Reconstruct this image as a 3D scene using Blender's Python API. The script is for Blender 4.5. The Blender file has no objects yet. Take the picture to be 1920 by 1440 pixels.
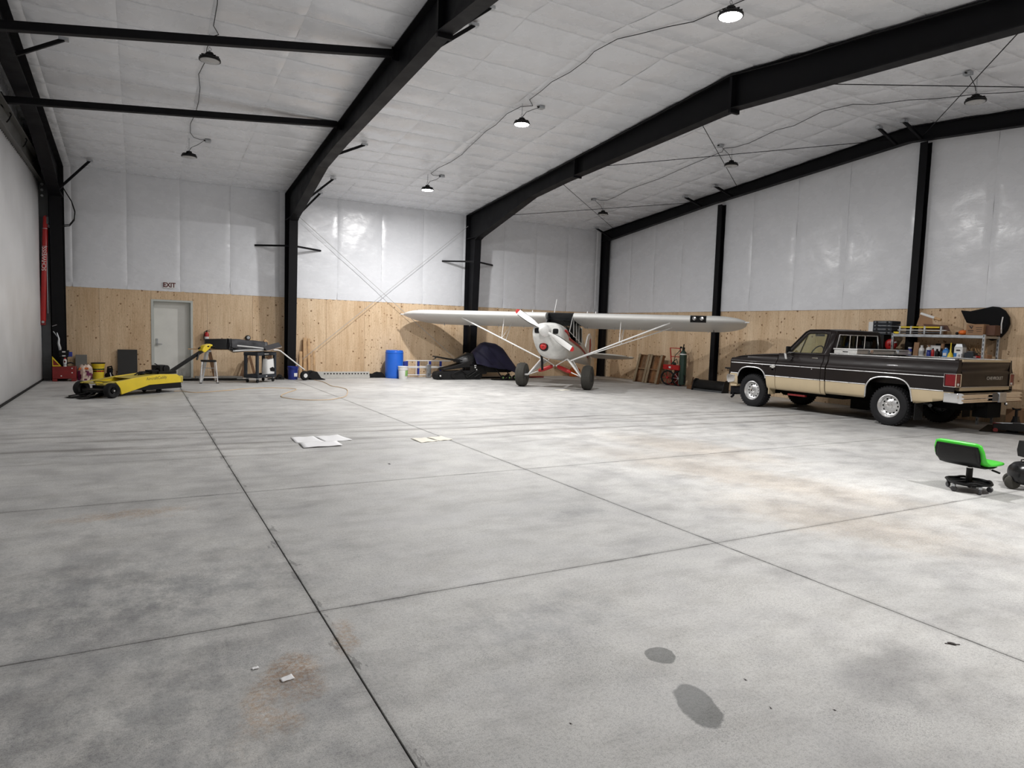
import bpy, bmesh, math, random
from mathutils import Vector, Matrix
random.seed(7)
scene = bpy.context.scene
COL = scene.collection
PI = math.pi

# ------------------------------------------------------------------ camera, world, lights, exposure
CAM_H = 1.6054
yaw, pitch, roll = math.radians(29.1344), math.radians(-4.4557), math.radians(1.7895)
cy, sy, cp, sp = math.cos(yaw), math.sin(yaw), math.cos(pitch), math.sin(pitch)
fw = Vector((sy*cp, cy*cp, sp)); rt = Vector((cy, -sy, 0)); up = rt.cross(fw)
r2 = rt*math.cos(roll) + up*math.sin(roll); u2 = up*math.cos(roll) - rt*math.sin(roll)
cam_data = bpy.data.cameras.new('camera'); cam = bpy.data.objects.new('camera', cam_data); COL.objects.link(cam)
cam_data.sensor_fit = 'HORIZONTAL'; cam_data.sensor_width = 36.0; cam_data.lens = 36.0*1260.12/1920
cam_data.clip_start = 0.05; cam_data.clip_end = 200
cam.matrix_world = Matrix(((r2.x, u2.x, -fw.x, 0), (r2.y, u2.y, -fw.y, 0), (r2.z, u2.z, -fw.z, CAM_H), (0, 0, 0, 1)))
scene.camera = cam
world = bpy.data.worlds.new('world'); scene.world = world; world.use_nodes = True
world.node_tree.nodes['Background'].inputs[0].default_value = (0.5, 0.55, 0.6, 1)
world.node_tree.nodes['Background'].inputs[1].default_value = 0.02
scene.view_settings.view_transform = 'Standard'; scene.view_settings.look = 'None'
scene.view_settings.gamma = 1.0; scene.view_settings.use_curve_mapping = False
scene.view_settings.exposure = 0.0
LAMP_W = 306.0
LAMP_COL = (1.0, 0.985, 0.97)
LAMP_Y = (17.55, 12.4, 6.8, 1.2)
LAMP_X = 6.95
def ceil_z(y):
    d = abs(y-9.5)
    return 6.597-0.0926*d
for ly in LAMP_Y:                                           # the four burning high-bay lamps of the middle row
    ld = bpy.data.lights.new('high_bay_beam', 'AREA'); ld.shape = 'DISK'; ld.size = 0.27
    ld.energy = LAMP_W; ld.color = LAMP_COL; ld.spread = math.radians(178)
    lo = bpy.data.objects.new('high_bay_beam', ld); COL.objects.link(lo)
    lo.location = (LAMP_X, ly, ceil_z(ly)-0.494)
scene.cycles.max_bounces = 10; scene.cycles.diffuse_bounces = 6; scene.cycles.glossy_bounces = 4
scene.cycles.transparent_max_bounces = 12; scene.cycles.sample_clamp_indirect = 6.0
scene.cycles.caustics_reflective = False; scene.cycles.caustics_refractive = False

# ------------------------------------------------------------------ mesh helpers
class MB:
    def __init__(s): s.v = []; s.f = []; s.m = []
    def add(s, vs, fs, mi=0):
        o = len(s.v); s.v += [tuple(v) for v in vs]
        for f in fs: s.f.append(tuple(i+o for i in f)); s.m.append(mi)
        return s
    def box(s, x0, x1, y0, y1, z0, z1, mi=0):
        return s.add([(x0,y0,z0),(x1,y0,z0),(x1,y1,z0),(x0,y1,z0),(x0,y0,z1),(x1,y0,z1),(x1,y1,z1),(x0,y1,z1)],
                     [(3,2,1,0),(4,5,6,7),(0,1,5,4),(1,2,6,5),(2,3,7,6),(3,0,4,7)], mi)
    def beam(s, p, q, w, h, upv=(0,0,1), mi=0, w2=None, h2=None):
        p = Vector(p); q = Vector(q); d = (q-p).normalized(); a = d.cross(Vector(upv))
        if a.length < 1e-4: a = d.cross(Vector((1,0,0)))
        a.normalize(); b = a.cross(d); w2 = w2 or w; h2 = h2 or h
        vs = [c+a*i*ww/2+b*j*hh/2 for c, ww, hh in ((p,w,h),(q,w2,h2)) for i, j in ((-1,-1),(1,-1),(1,1),(-1,1))]
        return s.add(vs, [(3,2,1,0),(4,5,6,7),(0,1,5,4),(1,2,6,5),(2,3,7,6),(3,0,4,7)], mi)
    def tube(s, pts, r, n=8, closed=False, mi=0):
        pts = [Vector(p) for p in pts]; k = len(pts); rr = r if isinstance(r, (list, tuple)) else [r]*k
        t0 = (pts[1]-pts[0]).normalized(); a = t0.orthogonal().normalized(); vs = []; prev = t0
        for i, p in enumerate(pts):
            if closed: t = (pts[(i+1) % k]-pts[i-1]).normalized()
            elif i == 0: t = t0
            elif i == k-1: t = (pts[-1]-pts[-2]).normalized()
            else: t = ((pts[i+1]-p).normalized()+(p-pts[i-1]).normalized()).normalized()
            a = prev.rotation_difference(t) @ a; a = (a-t*a.dot(t)).normalized(); prev = t; b = t.cross(a)
            vs += [p+(a*math.cos(2*PI*j/n)+b*math.sin(2*PI*j/n))*rr[i] for j in range(n)]
        fs = [(i*n+j, i*n+(j+1) % n, ((i+1) % k)*n+(j+1) % n, ((i+1) % k)*n+j) for i in range(k if closed else k-1) for j in range(n)]
        if not closed: fs += [tuple(range(n))[::-1], tuple((k-1)*n+j for j in range(n))]
        return s.add(vs, fs, mi)
    def lathe(s, prof, c=(0,0,0), axis=(0,0,1), n=24, mi=0, sx=1, sy=1, a0=0.0):                # open ends are closed only for solid profiles
        ax = Vector(axis).normalized()
        if abs(ax.z) > .99: a = Vector((1,0,0)); b = Vector((0,1,0))*ax.z
        else: a = Vector((0,0,1)).cross(ax).normalized(); b = ax.cross(a)
        c = Vector(c); vs = []
        for r, h in prof:
            vs += [c+ax*h+(a*math.cos(a0+2*PI*j/n)*sx+b*math.sin(a0+2*PI*j/n)*sy)*max(r, 1e-5) for j in range(n)]
        k = len(prof)
        fs = [(i*n+j, i*n+(j+1) % n, (i+1)*n+(j+1) % n, (i+1)*n+j) for i in range(k-1) for j in range(n)]
        ring = abs(prof[0][0]-prof[-1][0]) < .02 and prof[0][0] > 1e-4
        if ring: fs += [((k-1)*n+j, (k-1)*n+(j+1) % n, (j+1) % n, j) for j in range(n)]
        return s.add(vs, fs, mi)
    def prism(s, poly, fn, t0, t1, mi=0):                     # poly: 2-D outline, fn(a,b,t) -> point
        n = len(poly)
        vs = [fn(a, b, t0) for a, b in poly]+[fn(a, b, t1) for a, b in poly]
        fs = [tuple(range(n))[::-1], tuple(range(n, 2*n))]+[(i, (i+1) % n, n+(i+1) % n, n+i) for i in range(n)]
        return s.add(vs, fs, mi)
    def sph(s, c, r, nu=12, nv=8, mi=0):
        r = r if isinstance(r, (list, tuple)) else (r, r, r)
        vs = []; fs = []
        for i in range(nv+1):
            t = PI*i/nv
            for j in range(nu):
                u = 2*PI*j/nu
                vs.append((c[0]+r[0]*math.sin(t)*math.cos(u), c[1]+r[1]*math.sin(t)*math.sin(u), c[2]-r[2]*math.cos(t)))
        for i in range(nv):
            for j in range(nu):
                fs.append((i*nu+j, i*nu+(j+1) % nu, (i+1)*nu+(j+1) % nu, (i+1)*nu+j))
        return s.add(vs, fs, mi)
    def grid(s, nu, nv, fn, mi=0, mfn=None, wrap=False):
        o = len(s.v)
        for i in range(nu+1):
            for j in range(nv+1): s.v.append(tuple(fn(i/nu, j/nv)))
        for i in range(nu):
            for j in range(nv):
                s.f.append((o+i*(nv+1)+j, o+(i+1)*(nv+1)+j, o+(i+1)*(nv+1)+j+1, o+i*(nv+1)+j+1))
                s.m.append(mfn((i+.5)/nu, (j+.5)/nv) if mfn else mi)
        return s
    def loft(s, secs, mi=0, cap=True):                        # secs: rings of equal point count
        n = len(secs[0]); vs = [p for r in secs for p in r]
        fs = [(i*n+j, i*n+(j+1) % n, (i+1)*n+(j+1) % n, (i+1)*n+j) for i in range(len(secs)-1) for j in range(n)]
        if cap: fs += [tuple(range(n))[::-1], tuple((len(secs)-1)*n+j for j in range(n))]
        return s.add(vs, fs, mi)
    def build(s, name, mats, parent=None, smooth=True, bevel=0, seg=2, solid=0, sub=0, loc=None, rot=None, kind=None, angle=38, weld=True, label=None):
        me = bpy.data.meshes.new(name); me.from_pydata(s.v, [], s.f)
        mats = mats if isinstance(mats, (list, tuple)) else [mats]
        for m in mats: me.materials.append(m)
        if len(mats) > 1: me.polygons.foreach_set('material_index', s.m)
        if weld:
            bm = bmesh.new(); bm.from_mesh(me)
            bmesh.ops.remove_doubles(bm, verts=bm.verts, dist=1e-5)
            bmesh.ops.recalc_face_normals(bm, faces=bm.faces); bm.to_mesh(me); bm.free()
        if smooth:
            me.polygons.foreach_set('use_smooth', [True]*len(me.polygons)); me.set_sharp_from_angle(angle=math.radians(angle))
        o = bpy.data.objects.new(name, me); COL.objects.link(o)
        if parent: o.parent = parent
        if loc: o.location = loc
        if rot: o.rotation_euler = rot
        if solid:
            md = o.modifiers.new('thickness', 'SOLIDIFY'); md.thickness = solid; md.offset = 0
        if bevel:
            md = o.modifiers.new('bevel', 'BEVEL'); md.width = bevel; md.segments = seg; md.limit_method = 'ANGLE'; md.angle_limit = math.radians(35)
        if sub:
            md = o.modifiers.new('subdivision', 'SUBSURF'); md.levels = sub; md.render_levels = sub
        if kind: o['kind'] = kind
        if label: o['label'] = label
        return o
def thing(name, label, cat, loc=(0,0,0), rz=0.0, group=None, rot=None):
    o = bpy.data.objects.new(name, None); COL.objects.link(o); o.empty_display_size = .1
    o.location = loc; o.rotation_euler = rot if rot else (0, 0, rz); o['label'] = label; o['category'] = cat
    if group: o['group'] = group
    return o
def tag(o, label, cat, group=None, kind=None):
    o['label'] = label; o['category'] = cat
    if group: o['group'] = group
    if kind: o['kind'] = kind
    return o
def kids(o): return [c for c in bpy.data.objects if c.parent == o]
def dup(root, loc=None, rz=None, label=None):
    r = root.copy(); COL.objects.link(r)
    if loc: r.location = loc
    if rz is not None: r.rotation_euler = (0, 0, rz)
    if label: r['label'] = label
    for ch in kids(root):
        c = ch.copy(); COL.objects.link(c); c.parent = r
        for g in kids(ch):
            d = g.copy(); COL.objects.link(d); d.parent = c
    return r
def text(name, body, size, m, parent, matrix, extrude=.002, bold=0.0, sx=1.0):
    cu = bpy.data.curves.new(name, 'FONT'); cu.body = body; cu.size = size; cu.extrude = extrude; cu.align_x = 'CENTER'; cu.align_y = 'CENTER'
    cu.offset = bold; cu.resolution_u = 3
    t = bpy.data.objects.new('lettering_source', cu); COL.objects.link(t)
    bpy.context.view_layer.update()
    me = bpy.data.meshes.new_from_object(t.evaluated_get(bpy.context.evaluated_depsgraph_get()))
    bpy.data.objects.remove(t); bpy.data.curves.remove(cu)
    me.transform(Matrix.Diagonal((sx, 1, 1, 1))); me.materials.clear(); me.materials.append(m); me.name = name
    o = bpy.data.objects.new(name, me); COL.objects.link(o); o.parent = parent; o.matrix_local = matrix
    return o
def frame_mat(o, xdir, ydir):                                 # local x -> xdir, local y -> ydir, placed at o
    x = Vector(xdir).normalized(); y = Vector(ydir).normalized(); z = x.cross(y)
    return Matrix(((x.x, y.x, z.x, o[0]), (x.y, y.y, z.y, o[1]), (x.z, y.z, z.z, o[2]), (0, 0, 0, 1)))

# ------------------------------------------------------------------ materials
class G:                                                      # small node-graph writer
    def __init__(s, name):
        s.mat = bpy.data.materials.new(name); s.mat.use_nodes = True; s.t = s.mat.node_tree
        s.b = s.t.nodes['Principled BSDF']; s.out = s.t.nodes['Material Output']
    def n(s, typ, **k):
        nd = s.t.nodes.new(typ)
        for a, b in k.items():
            if a.startswith('i_'):
                key = a[2:]; key = int(key) if key.isdigit() else key.replace('_', ' ')
                s.put(nd.inputs[key], b)
            else: setattr(nd, a, b)
        return nd
    def put(s, sock, v):
        if hasattr(v, 'is_linked') or hasattr(v, 'links'): s.t.links.new(v, sock)
        else: sock.default_value = v
    def coord(s, kind='Object', jitter=True):
        c = s.n('ShaderNodeTexCoord').outputs[kind]
        if jitter:
            r = s.n('ShaderNodeObjectInfo').outputs['Random']
            v = s.n('ShaderNodeVectorMath', operation='SCALE', i_0=(37.0, 53.0, 71.0)); s.put(v.inputs['Scale'], r)
            return s.n('ShaderNodeVectorMath', operation='ADD', i_0=c, i_1=v.outputs[0]).outputs[0]
        return c
    def pos(s): return s.n('ShaderNodeNewGeometry').outputs['Position']
    def scale(s, v, sc): return s.n('ShaderNodeVectorMath', operation='MULTIPLY', i_0=v, i_1=sc).outputs[0]
    def noise(s, v, sc, det=3.0, rough=.55, out='Fac'):
        return s.n('ShaderNodeTexNoise', i_Vector=v, i_Scale=sc, i_Detail=det, i_Roughness=rough).outputs[out]
    def ramp(s, f, stops):
        nd = s.n('ShaderNodeValToRGB', i_0=f); e = nd.color_ramp.elements
        while len(e) < len(stops): e.new(.5)
        for el, (p, c) in zip(e, stops): el.position = p; el.color = c if len(c) == 4 else (*c, 1)
        return nd.outputs[0]
    def mul(s, a, b): return s.n('ShaderNodeMath', operation='MULTIPLY', i_0=a, i_1=b).outputs[0]
    def math(s, op, a, b=0.0, c=0.0): 
        nd = s.n('ShaderNodeMath', operation=op, i_0=a, i_1=b); s.put(nd.inputs[2], c); return nd.outputs[0]
    def mr(s, f, a, b, c, d): return s.n('ShaderNodeMapRange', i_0=f, i_1=a, i_2=b, i_3=c, i_4=d, interpolation_type='SMOOTHSTEP').outputs[0]
    def mix(s, f, a, b, bt='MIX'):
        nd = s.n('ShaderNodeMix', data_type='RGBA', blend_type=bt); s.put(nd.inputs[0], f)
        for i, v in ((6, a), (7, b)):
            if isinstance(v, (tuple, list)) and len(v) == 3: v = (*v, 1)
            s.put(nd.inputs[i], v)
        return nd.outputs[2]
    def bump(s, h, st, dist=.01):
        s.put(s.b.inputs['Normal'], s.n('ShaderNodeBump', i_Strength=st, i_Distance=dist, i_Height=h).outputs[0])
    def set(s, col=None, rough=None, metal=None, spec=None):
        if col is not None:
            if isinstance(col, (tuple, list)) and len(col) == 3: col = (*col, 1)
            s.put(s.b.inputs['Base Color'], col)
        if rough is not None: s.put(s.b.inputs['Roughness'], rough)
        if metal is not None: s.put(s.b.inputs['Metallic'], metal)
        if spec is not None: s.put(s.b.inputs['Specular IOR Level'], spec)
        return s
def sub3(c, k): return tuple(min(1.0, x*k) for x in c)
def pbr(name, col, rough=.5, metal=0.0, var=.12, sc=6.0, bump=0.0, bsc=40.0, spec=.5, coat=0.0):
    g = G(name); v = g.coord('Object')
    n = g.noise(v, sc, 4.0, .6)
    g.set(g.ramp(n, [(.3, sub3(col, 1-var)), (.7, sub3(col, 1+var))]), rough, metal, spec)
    g.put(g.b.inputs['Roughness'], g.mr(n, .3, .7, max(.02, rough-.06), min(1, rough+.06)))
    if bump: g.bump(g.noise(v, bsc, 3.0), bump)
    if coat: g.b.inputs['Coat Weight'].default_value = coat; g.b.inputs['Coat Roughness'].default_value = .04
    return g.mat
def glass(name, tint, refl=.4):
    g = G(name); t = g.t; t.nodes.remove(g.b)
    tr = g.n('ShaderNodeBsdfTransparent', i_0=(*tint, 1)); gl = g.n('ShaderNodeBsdfGlossy', i_Roughness=.02)
    fr = g.n('ShaderNodeFresnel', i_IOR=1.5).outputs[0]
    f = g.mul(fr, refl)
    mx = g.n('ShaderNodeMixShader', i_0=f, i_1=tr.outputs[0], i_2=gl.outputs[0]); t.links.new(mx.outputs[0], g.out.inputs[0])
    return g.mat
def emit(name, col, st):
    g = G(name); g.t.nodes.remove(g.b); e = g.n('ShaderNodeEmission', i_0=(*col, 1), i_1=st); g.t.links.new(e.outputs[0], g.out.inputs[0]); return g.mat

def m_concrete():
    g = G('broom_finished_concrete'); p = g.pos()
    big = g.noise(p, .32, 5.0, .6); mid = g.noise(p, 2.2, 6.0, .65); st = g.noise(g.scale(p, (1.2, 2.2, 1.0)), 1.6, 6.0, .68)
    fine = g.noise(p, 55.0, 4.0, .7); grit = g.noise(p, 190.0, 2.0, .6)
    c = g.ramp(big, [(.33, (.49, .488, .48)), (.52, (.62, .615, .598)), (.68, (.72, .713, .69))])
    c = g.mix(.55, c, g.ramp(mid, [(.33, (.66, .66, .68)), (.5, (.90, .90, .90)), (.66, (1.0, 1.0, .99))]), 'MULTIPLY')
    c = g.mix(.45, c, g.ramp(st, [(.36, (.62, .61, .60)), (.55, (1, 1, 1))]), 'MULTIPLY')
    c = g.mix(.5, c, g.ramp(fine, [(.36, (.60, .60, .61)), (.52, (1, 1, 1))]), 'MULTIPLY')
    c = g.mix(.55, c, g.ramp(grit, [(.34, (.50, .50, .50)), (.5, (1, 1, 1))]), 'MULTIPLY')
    patch = g.mr(g.noise(p, 1.7, 4.0, .6), .45, .66, 0.12, 1.0); pit = g.mr(g.noise(p, 120.0, 3.0, .7), .52, .64, 0.0, .75)
    c = g.mix(g.mul(patch, pit), c, (.52, .52, .52), 'MULTIPLY')
    lite = g.mul(g.mr(g.noise(p, 150.0, 2.0, .6), .60, .70, 0.0, .5), patch); c = g.mix(lite, c, (.80, .80, .78))
    warp = g.n('ShaderNodeVectorMath', operation='SUBTRACT', i_0=g.noise(p, 5.0, 4.0, .6, 'Color'), i_1=(.5, .5, .5)).outputs[0]
    def ell(cx, cyy, rx, ry, ang, w, soft):
        q = g.n('ShaderNodeVectorMath', operation='SUBTRACT', i_0=p, i_1=(cx, cyy, 0)).outputs[0]
        wv = g.n('ShaderNodeVectorMath', operation='SCALE', i_0=warp); wv.inputs['Scale'].default_value = w
        q = g.n('ShaderNodeVectorMath', operation='ADD', i_0=q, i_1=wv.outputs[0]).outputs[0]
        q = g.n('ShaderNodeVectorRotate', rotation_type='Z_AXIS', i_Vector=q); q.inputs['Angle'].default_value = -ang
        q = g.scale(q.outputs[0], (1/rx, 1/ry, 0))
        return g.mr(g.n('ShaderNodeVectorMath', operation='LENGTH', i_0=q).outputs['Value'], 1-soft, 1+soft, 1.0, 0.0)
    def blotch(c, args, col, amt, pat=None):
        f = g.mul(ell(*args), amt)
        if pat is not None: f = g.mul(f, pat)
        return g.mix(f, c, col, 'MULTIPLY')
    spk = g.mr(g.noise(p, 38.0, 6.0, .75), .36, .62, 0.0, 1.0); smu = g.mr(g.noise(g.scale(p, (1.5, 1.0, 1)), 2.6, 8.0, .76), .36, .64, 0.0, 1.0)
    c = blotch(c, (2.283, 2.478, .085, .076, .9, .05, .06), (.42, .43, .43), 1.0)
    c = blotch(c, (2.125, 2.06, .175, .088, 1.12, .09, .07), (.40, .41, .41), 1.0)
    c = blotch(c, (3.2, 1.86, .32, .16, .2, .3, .6), (.62, .62, .63), .8)
    for a in ((.50, 2.90, .12, .30, -.5, .5, .5), (.60, 3.13, .12, .10, .6, .3, .5), (.92, 3.36, .05, .16, -.2, .2, .5), (-.1, 6.3, .45, .14, .1, .5, .6)):
        c = blotch(c, a, (.84, .64, .48), .8, spk)
    for a in ((6.2, 5.4, .5, 2.0, .25, .9, .7), (5.5, 3.7, .5, 1.0, .3, .8, .7), (7.0, 7.2, .6, 1.2, .2, .9, .7)):
        c = blotch(c, a, (.95, .90, .84), .7)
        c = blotch(c, a, (.74, .62, .52), .35, spk)
    for a in ((-.2, 2.6, .9, 1.2, 0, 1.0, .7), (-.6, 4.6, 1.0, .5, .1, .9, .7), (-1.0, 3.6, 2.4, 3.4, 0, 1.2, .8), (1.9, 3.1, .5, .3, .3, .8, .7), (3.4, 4.9, .3, .15, .2, .4, .6), (.3, 4.3, .8, .3, .2, .8, .7)):  # the third, widest ellipse darkens the whole left foreground in smudges
        c = blotch(c, a, (.72, .73, .745), .8, smu)
    sep = g.n('ShaderNodeSeparateXYZ', i_0=p)
    wob = g.noise(g.scale(p, (.25, .1, 0)), 1.0, 3.0)
    yy = g.math('ADD', sep.outputs[1], g.math('MULTIPLY_ADD', wob, .8, -.4)); yy = g.math('ADD', yy, g.mul(sep.outputs[0], .045))
    brk = g.mr(g.noise(g.scale(p, (.5, 6.0, 1)), 1.3, 4.0), .38, .62, .1, 1.0)
    for yc, hw, a in ((10.24, .10, .85), (11.0, .10, .8), (10.66, .07, .55), (9.58, .10, .8), (9.2, .06, .45), (8.7, .05, .3)):
        f = g.mr(g.math('ABSOLUTE', g.math('SUBTRACT', yy, yc)), hw*.2, hw*1.7, a, 0.0)
        c = g.mix(g.mul(f, brk), c, (.42, .40, .39), 'MULTIPLY')
    for xj, ax in ((.875, 0), (3.955, 0), (3.72, 1), (6.72, 1)):            # crumbled, blackened edges along the saw cuts
        d = g.math('ABSOLUTE', g.math('SUBTRACT', sep.outputs[ax], xj))
        e = g.noise(g.scale(p, (1.6, .42, 1) if ax == 0 else (.42, 1.6, 1)), 6.0, 4.0, .62)
        wdt = g.mr(e, .50, .70, .004, .075 if xj == .875 else .03)
        f = g.math('LESS_THAN', d, wdt)
        c = g.mix(g.mul(f, .55), c, (.38, .38, .38), 'MULTIPLY')
        f2 = g.mr(d, .0, .05, .5, 0.0); c = g.mix(f2, c, (.62, .62, .62), 'MULTIPLY')
    g.set(c, None, 0, .4); g.put(g.b.inputs['Roughness'], g.mr(mid, .3, .7, .46, .68))
    h = g.math('ADD', g.mul(fine, .6), g.mul(grit, .4)); g.bump(h, .35, .006)
    return g.mat
def m_plywood():
    g = G('spruce_plywood'); v = g.coord('Object')
    w = g.noise(g.scale(v, (1, 1, .12)), 3.0, 4.0, .6); gr = g.noise(g.scale(v, (1, 1, .05)), 38.0, 3.0, .6)
    c = g.ramp(w, [(.3, (.66, .48, .305)), (.5, (.77, .59, .40)), (.72, (.85, .68, .485))])
    c = g.mix(.35, c, g.ramp(gr, [(.36, (.66, .58, .48)), (.6, (1, 1, 1))]), 'MULTIPLY')
    ob = g.n('ShaderNodeObjectInfo').outputs['Random']
    c = g.mix(g.mr(ob, 0, 1, 0, .35), c, (.80, .72, .64), 'MULTIPLY')
    wv = g.n('ShaderNodeVectorMath', operation='MULTIPLY', i_0=g.noise(v, 3.0, 2.0, .5, 'Color'), i_1=(.12, .12, .12)).outputs[0]
    kv = g.n('ShaderNodeVectorMath', operation='ADD', i_0=g.scale(v, (1, 1, .95)), i_1=wv).outputs[0]
    vo = g.n('ShaderNodeTexVoronoi', i_Vector=kv, i_Scale=9.5); d = vo.outputs['Distance']; vc = g.n('ShaderNodeSeparateXYZ', i_0=vo.outputs['Color'])
    sz = g.mr(vc.outputs[0], .30, 1.0, .06, .235); on = g.math('GREATER_THAN', vc.outputs[1], .30)
    k = g.mul(g.mr(g.math('SUBTRACT', sz, d), -.03, .05, 0.0, 1.0), on)
    c = g.mix(g.mul(k, .80), c, (.16, .085, .04))
    k2 = g.mul(g.mr(g.math('SUBTRACT', sz, d), -.12, .03, 0.0, .4), on); c = g.mix(k2, c, (.55, .36, .2), 'MULTIPLY')
    vo2 = g.n('ShaderNodeTexVoronoi', i_Vector=g.scale(v, (1, 1, .7)), i_Scale=15.0); e2 = g.n('ShaderNodeSeparateXYZ', i_0=vo2.outputs['Color'])
    k3 = g.mul(g.mr(g.math('SUBTRACT', g.mr(e2.outputs[0], .45, 1.0, .04, .20), vo2.outputs['Distance']), -.03, .05, 0.0, .7), g.math('GREATER_THAN', e2.outputs[1], .45))
    c = g.mix(k3, c, (.20, .11, .055))
    spk = g.noise(g.scale(v, (1, 1, .3)), 60.0, 3.0, .65); c = g.mix(.4, c, g.ramp(spk, [(.36, (.66, .60, .54)), (.55, (1, 1, 1))]), 'MULTIPLY')
    g.set(c, .62, 0, .3); g.bump(gr, .08, .004); return g.mat
def m_vinyl():
    g = G('white_vinyl_insulation_facing'); v = g.coord('Object')
    n = g.noise(v, 1.3, 4.0, .6); w = g.noise(g.scale(v, (1, 1, 1.6)), 3.2, 4.0, .5); f = g.noise(v, 46.0, 2.0)
    g.set(g.ramp(n, [(.3, (.715, .73, .765)), (.7, (.76, .775, .81))]), None, 0, .5)
    g.put(g.b.inputs['Roughness'], g.mr(w, .3, .7, .20, .32))
    g.bump(g.math('ADD', g.mul(w, 1.0), g.mul(f, .03)), .22, .03); return g.mat
def m_boards():
    g = G('weathered_pallet_wood'); v = g.coord('Object')
    n = g.noise(g.scale(v, (1, .12, .12)), 14.0, 4.0, .65); b = g.noise(v, 2.5, 3.0)
    c = g.ramp(n, [(.3, (.10, .06, .035)), (.5, (.24, .15, .085)), (.7, (.36, .25, .15))])
    r = g.n('ShaderNodeObjectInfo').outputs['Random']
    c = g.mix(g.mr(r, .0, 1.0, .0, .8), c, (.78, .52, .34), 'MULTIPLY')
    c = g.mix(g.mr(b, .5, .7, 0, .5), c, (.3, .14, .07)); g.set(c, .75, 0, .2); g.bump(n, .3, .006); return g.mat
M = {}
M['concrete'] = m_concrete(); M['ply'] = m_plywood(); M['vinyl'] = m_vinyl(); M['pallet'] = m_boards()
M['steel'] = pbr('black_painted_steel', (.0045, .0045, .006), .55, 0, .25, 3.0, .05, 30, .18)
M['greysteel'] = pbr('grey_painted_steel', (.07, .075, .08), .45, 0, .15, 4.0)
M['lathe'] = pbr('door_header_steel', (.09, .09, .085), .5, 0, .2, 2.0)
M['backing'] = pbr('dark_joint_backing', (.05, .05, .05), .9)
M['doorpaint'] = pbr('grey_door_paint', (.74, .74, .70), .42, 0, .05, 3.0)
M['doorframe'] = pbr('grey_door_frame_paint', (.52, .54, .51), .42, 0, .05, 3.0)
M['liner'] = pbr('white_door_liner', (.85, .85, .86), .42, 0, .05, 1.0)
M['zinc'] = pbr('galvanised_metal', (.48, .50, .52), .42, .85, .15, 12.0)
M['chrome'] = pbr('chrome', (.80, .80, .80), .12, 1.0, .04, 5.0)
M['alu'] = pbr('bare_aluminium', (.72, .72, .72), .32, .9, .08, 10.0)
M['white'] = pbr('white_enamel', (.80, .80, .79), .28, 0, .03, 3.0, coat=.3)
M['plastwhite'] = pbr('white_plastic', (.74, .74, .73), .4, 0, .05, 5.0)
M['black'] = pbr('black_plastic', (.0055, .0055, .006), .45, 0, .2, 8.0, spec=.28)
M['blackfab'] = pbr('black_fabric', (.006, .006, .007), .85, 0, .3, 6.0, .4, 60, .2)
M['rubber'] = pbr('black_rubber', (.009, .009, .0095), .75, 0, .2, 12.0, .2, 60, .3)
M['red'] = pbr('red_paint', (.42, .015, .015), .38, 0, .12, 5.0)
M['darkred'] = pbr('dark_red_paint', (.20, .012, .012), .42, 0, .2, 5.0)
M['yellow'] = pbr('yellow_paint', (.80, .60, .03), .38, 0, .06, 4.0, coat=.2)
M['blue'] = pbr('blue_plastic', (.015, .13, .62), .36, 0, .06, 4.0)
M['lens'] = emit("lit_led_lens", (1.0, .98, .96), 40.0)
M['lensoff'] = pbr('unlit_lamp_lens', (.42, .42, .42), .3, 0, .05, 4.0)
# ------------------------------------------------------------------ the hangar shell
YB, XE, XL, YF = 21.232, 15.768, -2.135, -2.4
EAVE = ceil_z(YB)
floor = MB().box(XL-.3, XE+.3, YF-.3, YB+.3, -.25, -.022).build('floor', M['backing'], smooth=False, kind='structure')
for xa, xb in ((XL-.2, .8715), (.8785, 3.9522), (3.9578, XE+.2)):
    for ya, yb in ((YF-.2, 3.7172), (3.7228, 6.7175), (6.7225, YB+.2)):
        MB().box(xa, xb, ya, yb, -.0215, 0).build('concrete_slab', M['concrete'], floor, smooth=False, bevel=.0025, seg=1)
DX0, DX1, DZ = .318, 1.36, 2.19
wb = MB()
wb.box(XL-.3, DX0, YB+.02, YB+.3, 0, EAVE+.1); wb.box(DX1, XE+.3, YB+.02, YB+.3, 0, EAVE+.1); wb.box(DX0, DX1, YB+.02, YB+.3, DZ, EAVE+.1)
wall_back = wb.build('wall_back', M['vinyl'], smooth=False, kind='structure')
def gable(x0, x1):
    return MB().prism([(YF-.3, 0), (YB+.3, 0), (YB+.3, EAVE+.1), (9.5, 6.75), (YF-.3, ceil_z(YF)+.1)], lambda a, b, t: (t, a, b), x0, x1)
wall_right = gable(XE+.02, XE+.3).build('wall_right', M['vinyl'], smooth=False, kind='structure')
wall_left = gable(XL-.3, XL-.12).build('wall_left', M['backing'], smooth=False, kind='structure')
wall_front = MB().box(XL-.3, XE+.3, YF-.3, YF-.02, 0, ceil_z(YF)+.1).build('wall_front', M['vinyl'], smooth=False, kind='structure')
cb = MB()
cb.prism([(YF-.3, ceil_z(YF)+.06), (9.5, 6.66), (YB+.3, EAVE+.06), (YB+.3, EAVE+.3), (9.5, 6.9), (YF-.3, ceil_z(YF)+.3)], lambda a, b, t: (t, a, b), XL-.3, XE+.3)
ceiling = cb.build('ceiling', M['vinyl'], smooth=False, kind='structure')

def h1(i): return random.Random(i*7919+13).random()
def pucker(x, y, k):
    return .006*math.sin(5.1*x+1.7*k+2.2*math.sin(1.9*y))+.005*math.sin(8.3*y+3.1*x+k)+.003*math.sin(17*x-9*y)
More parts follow.
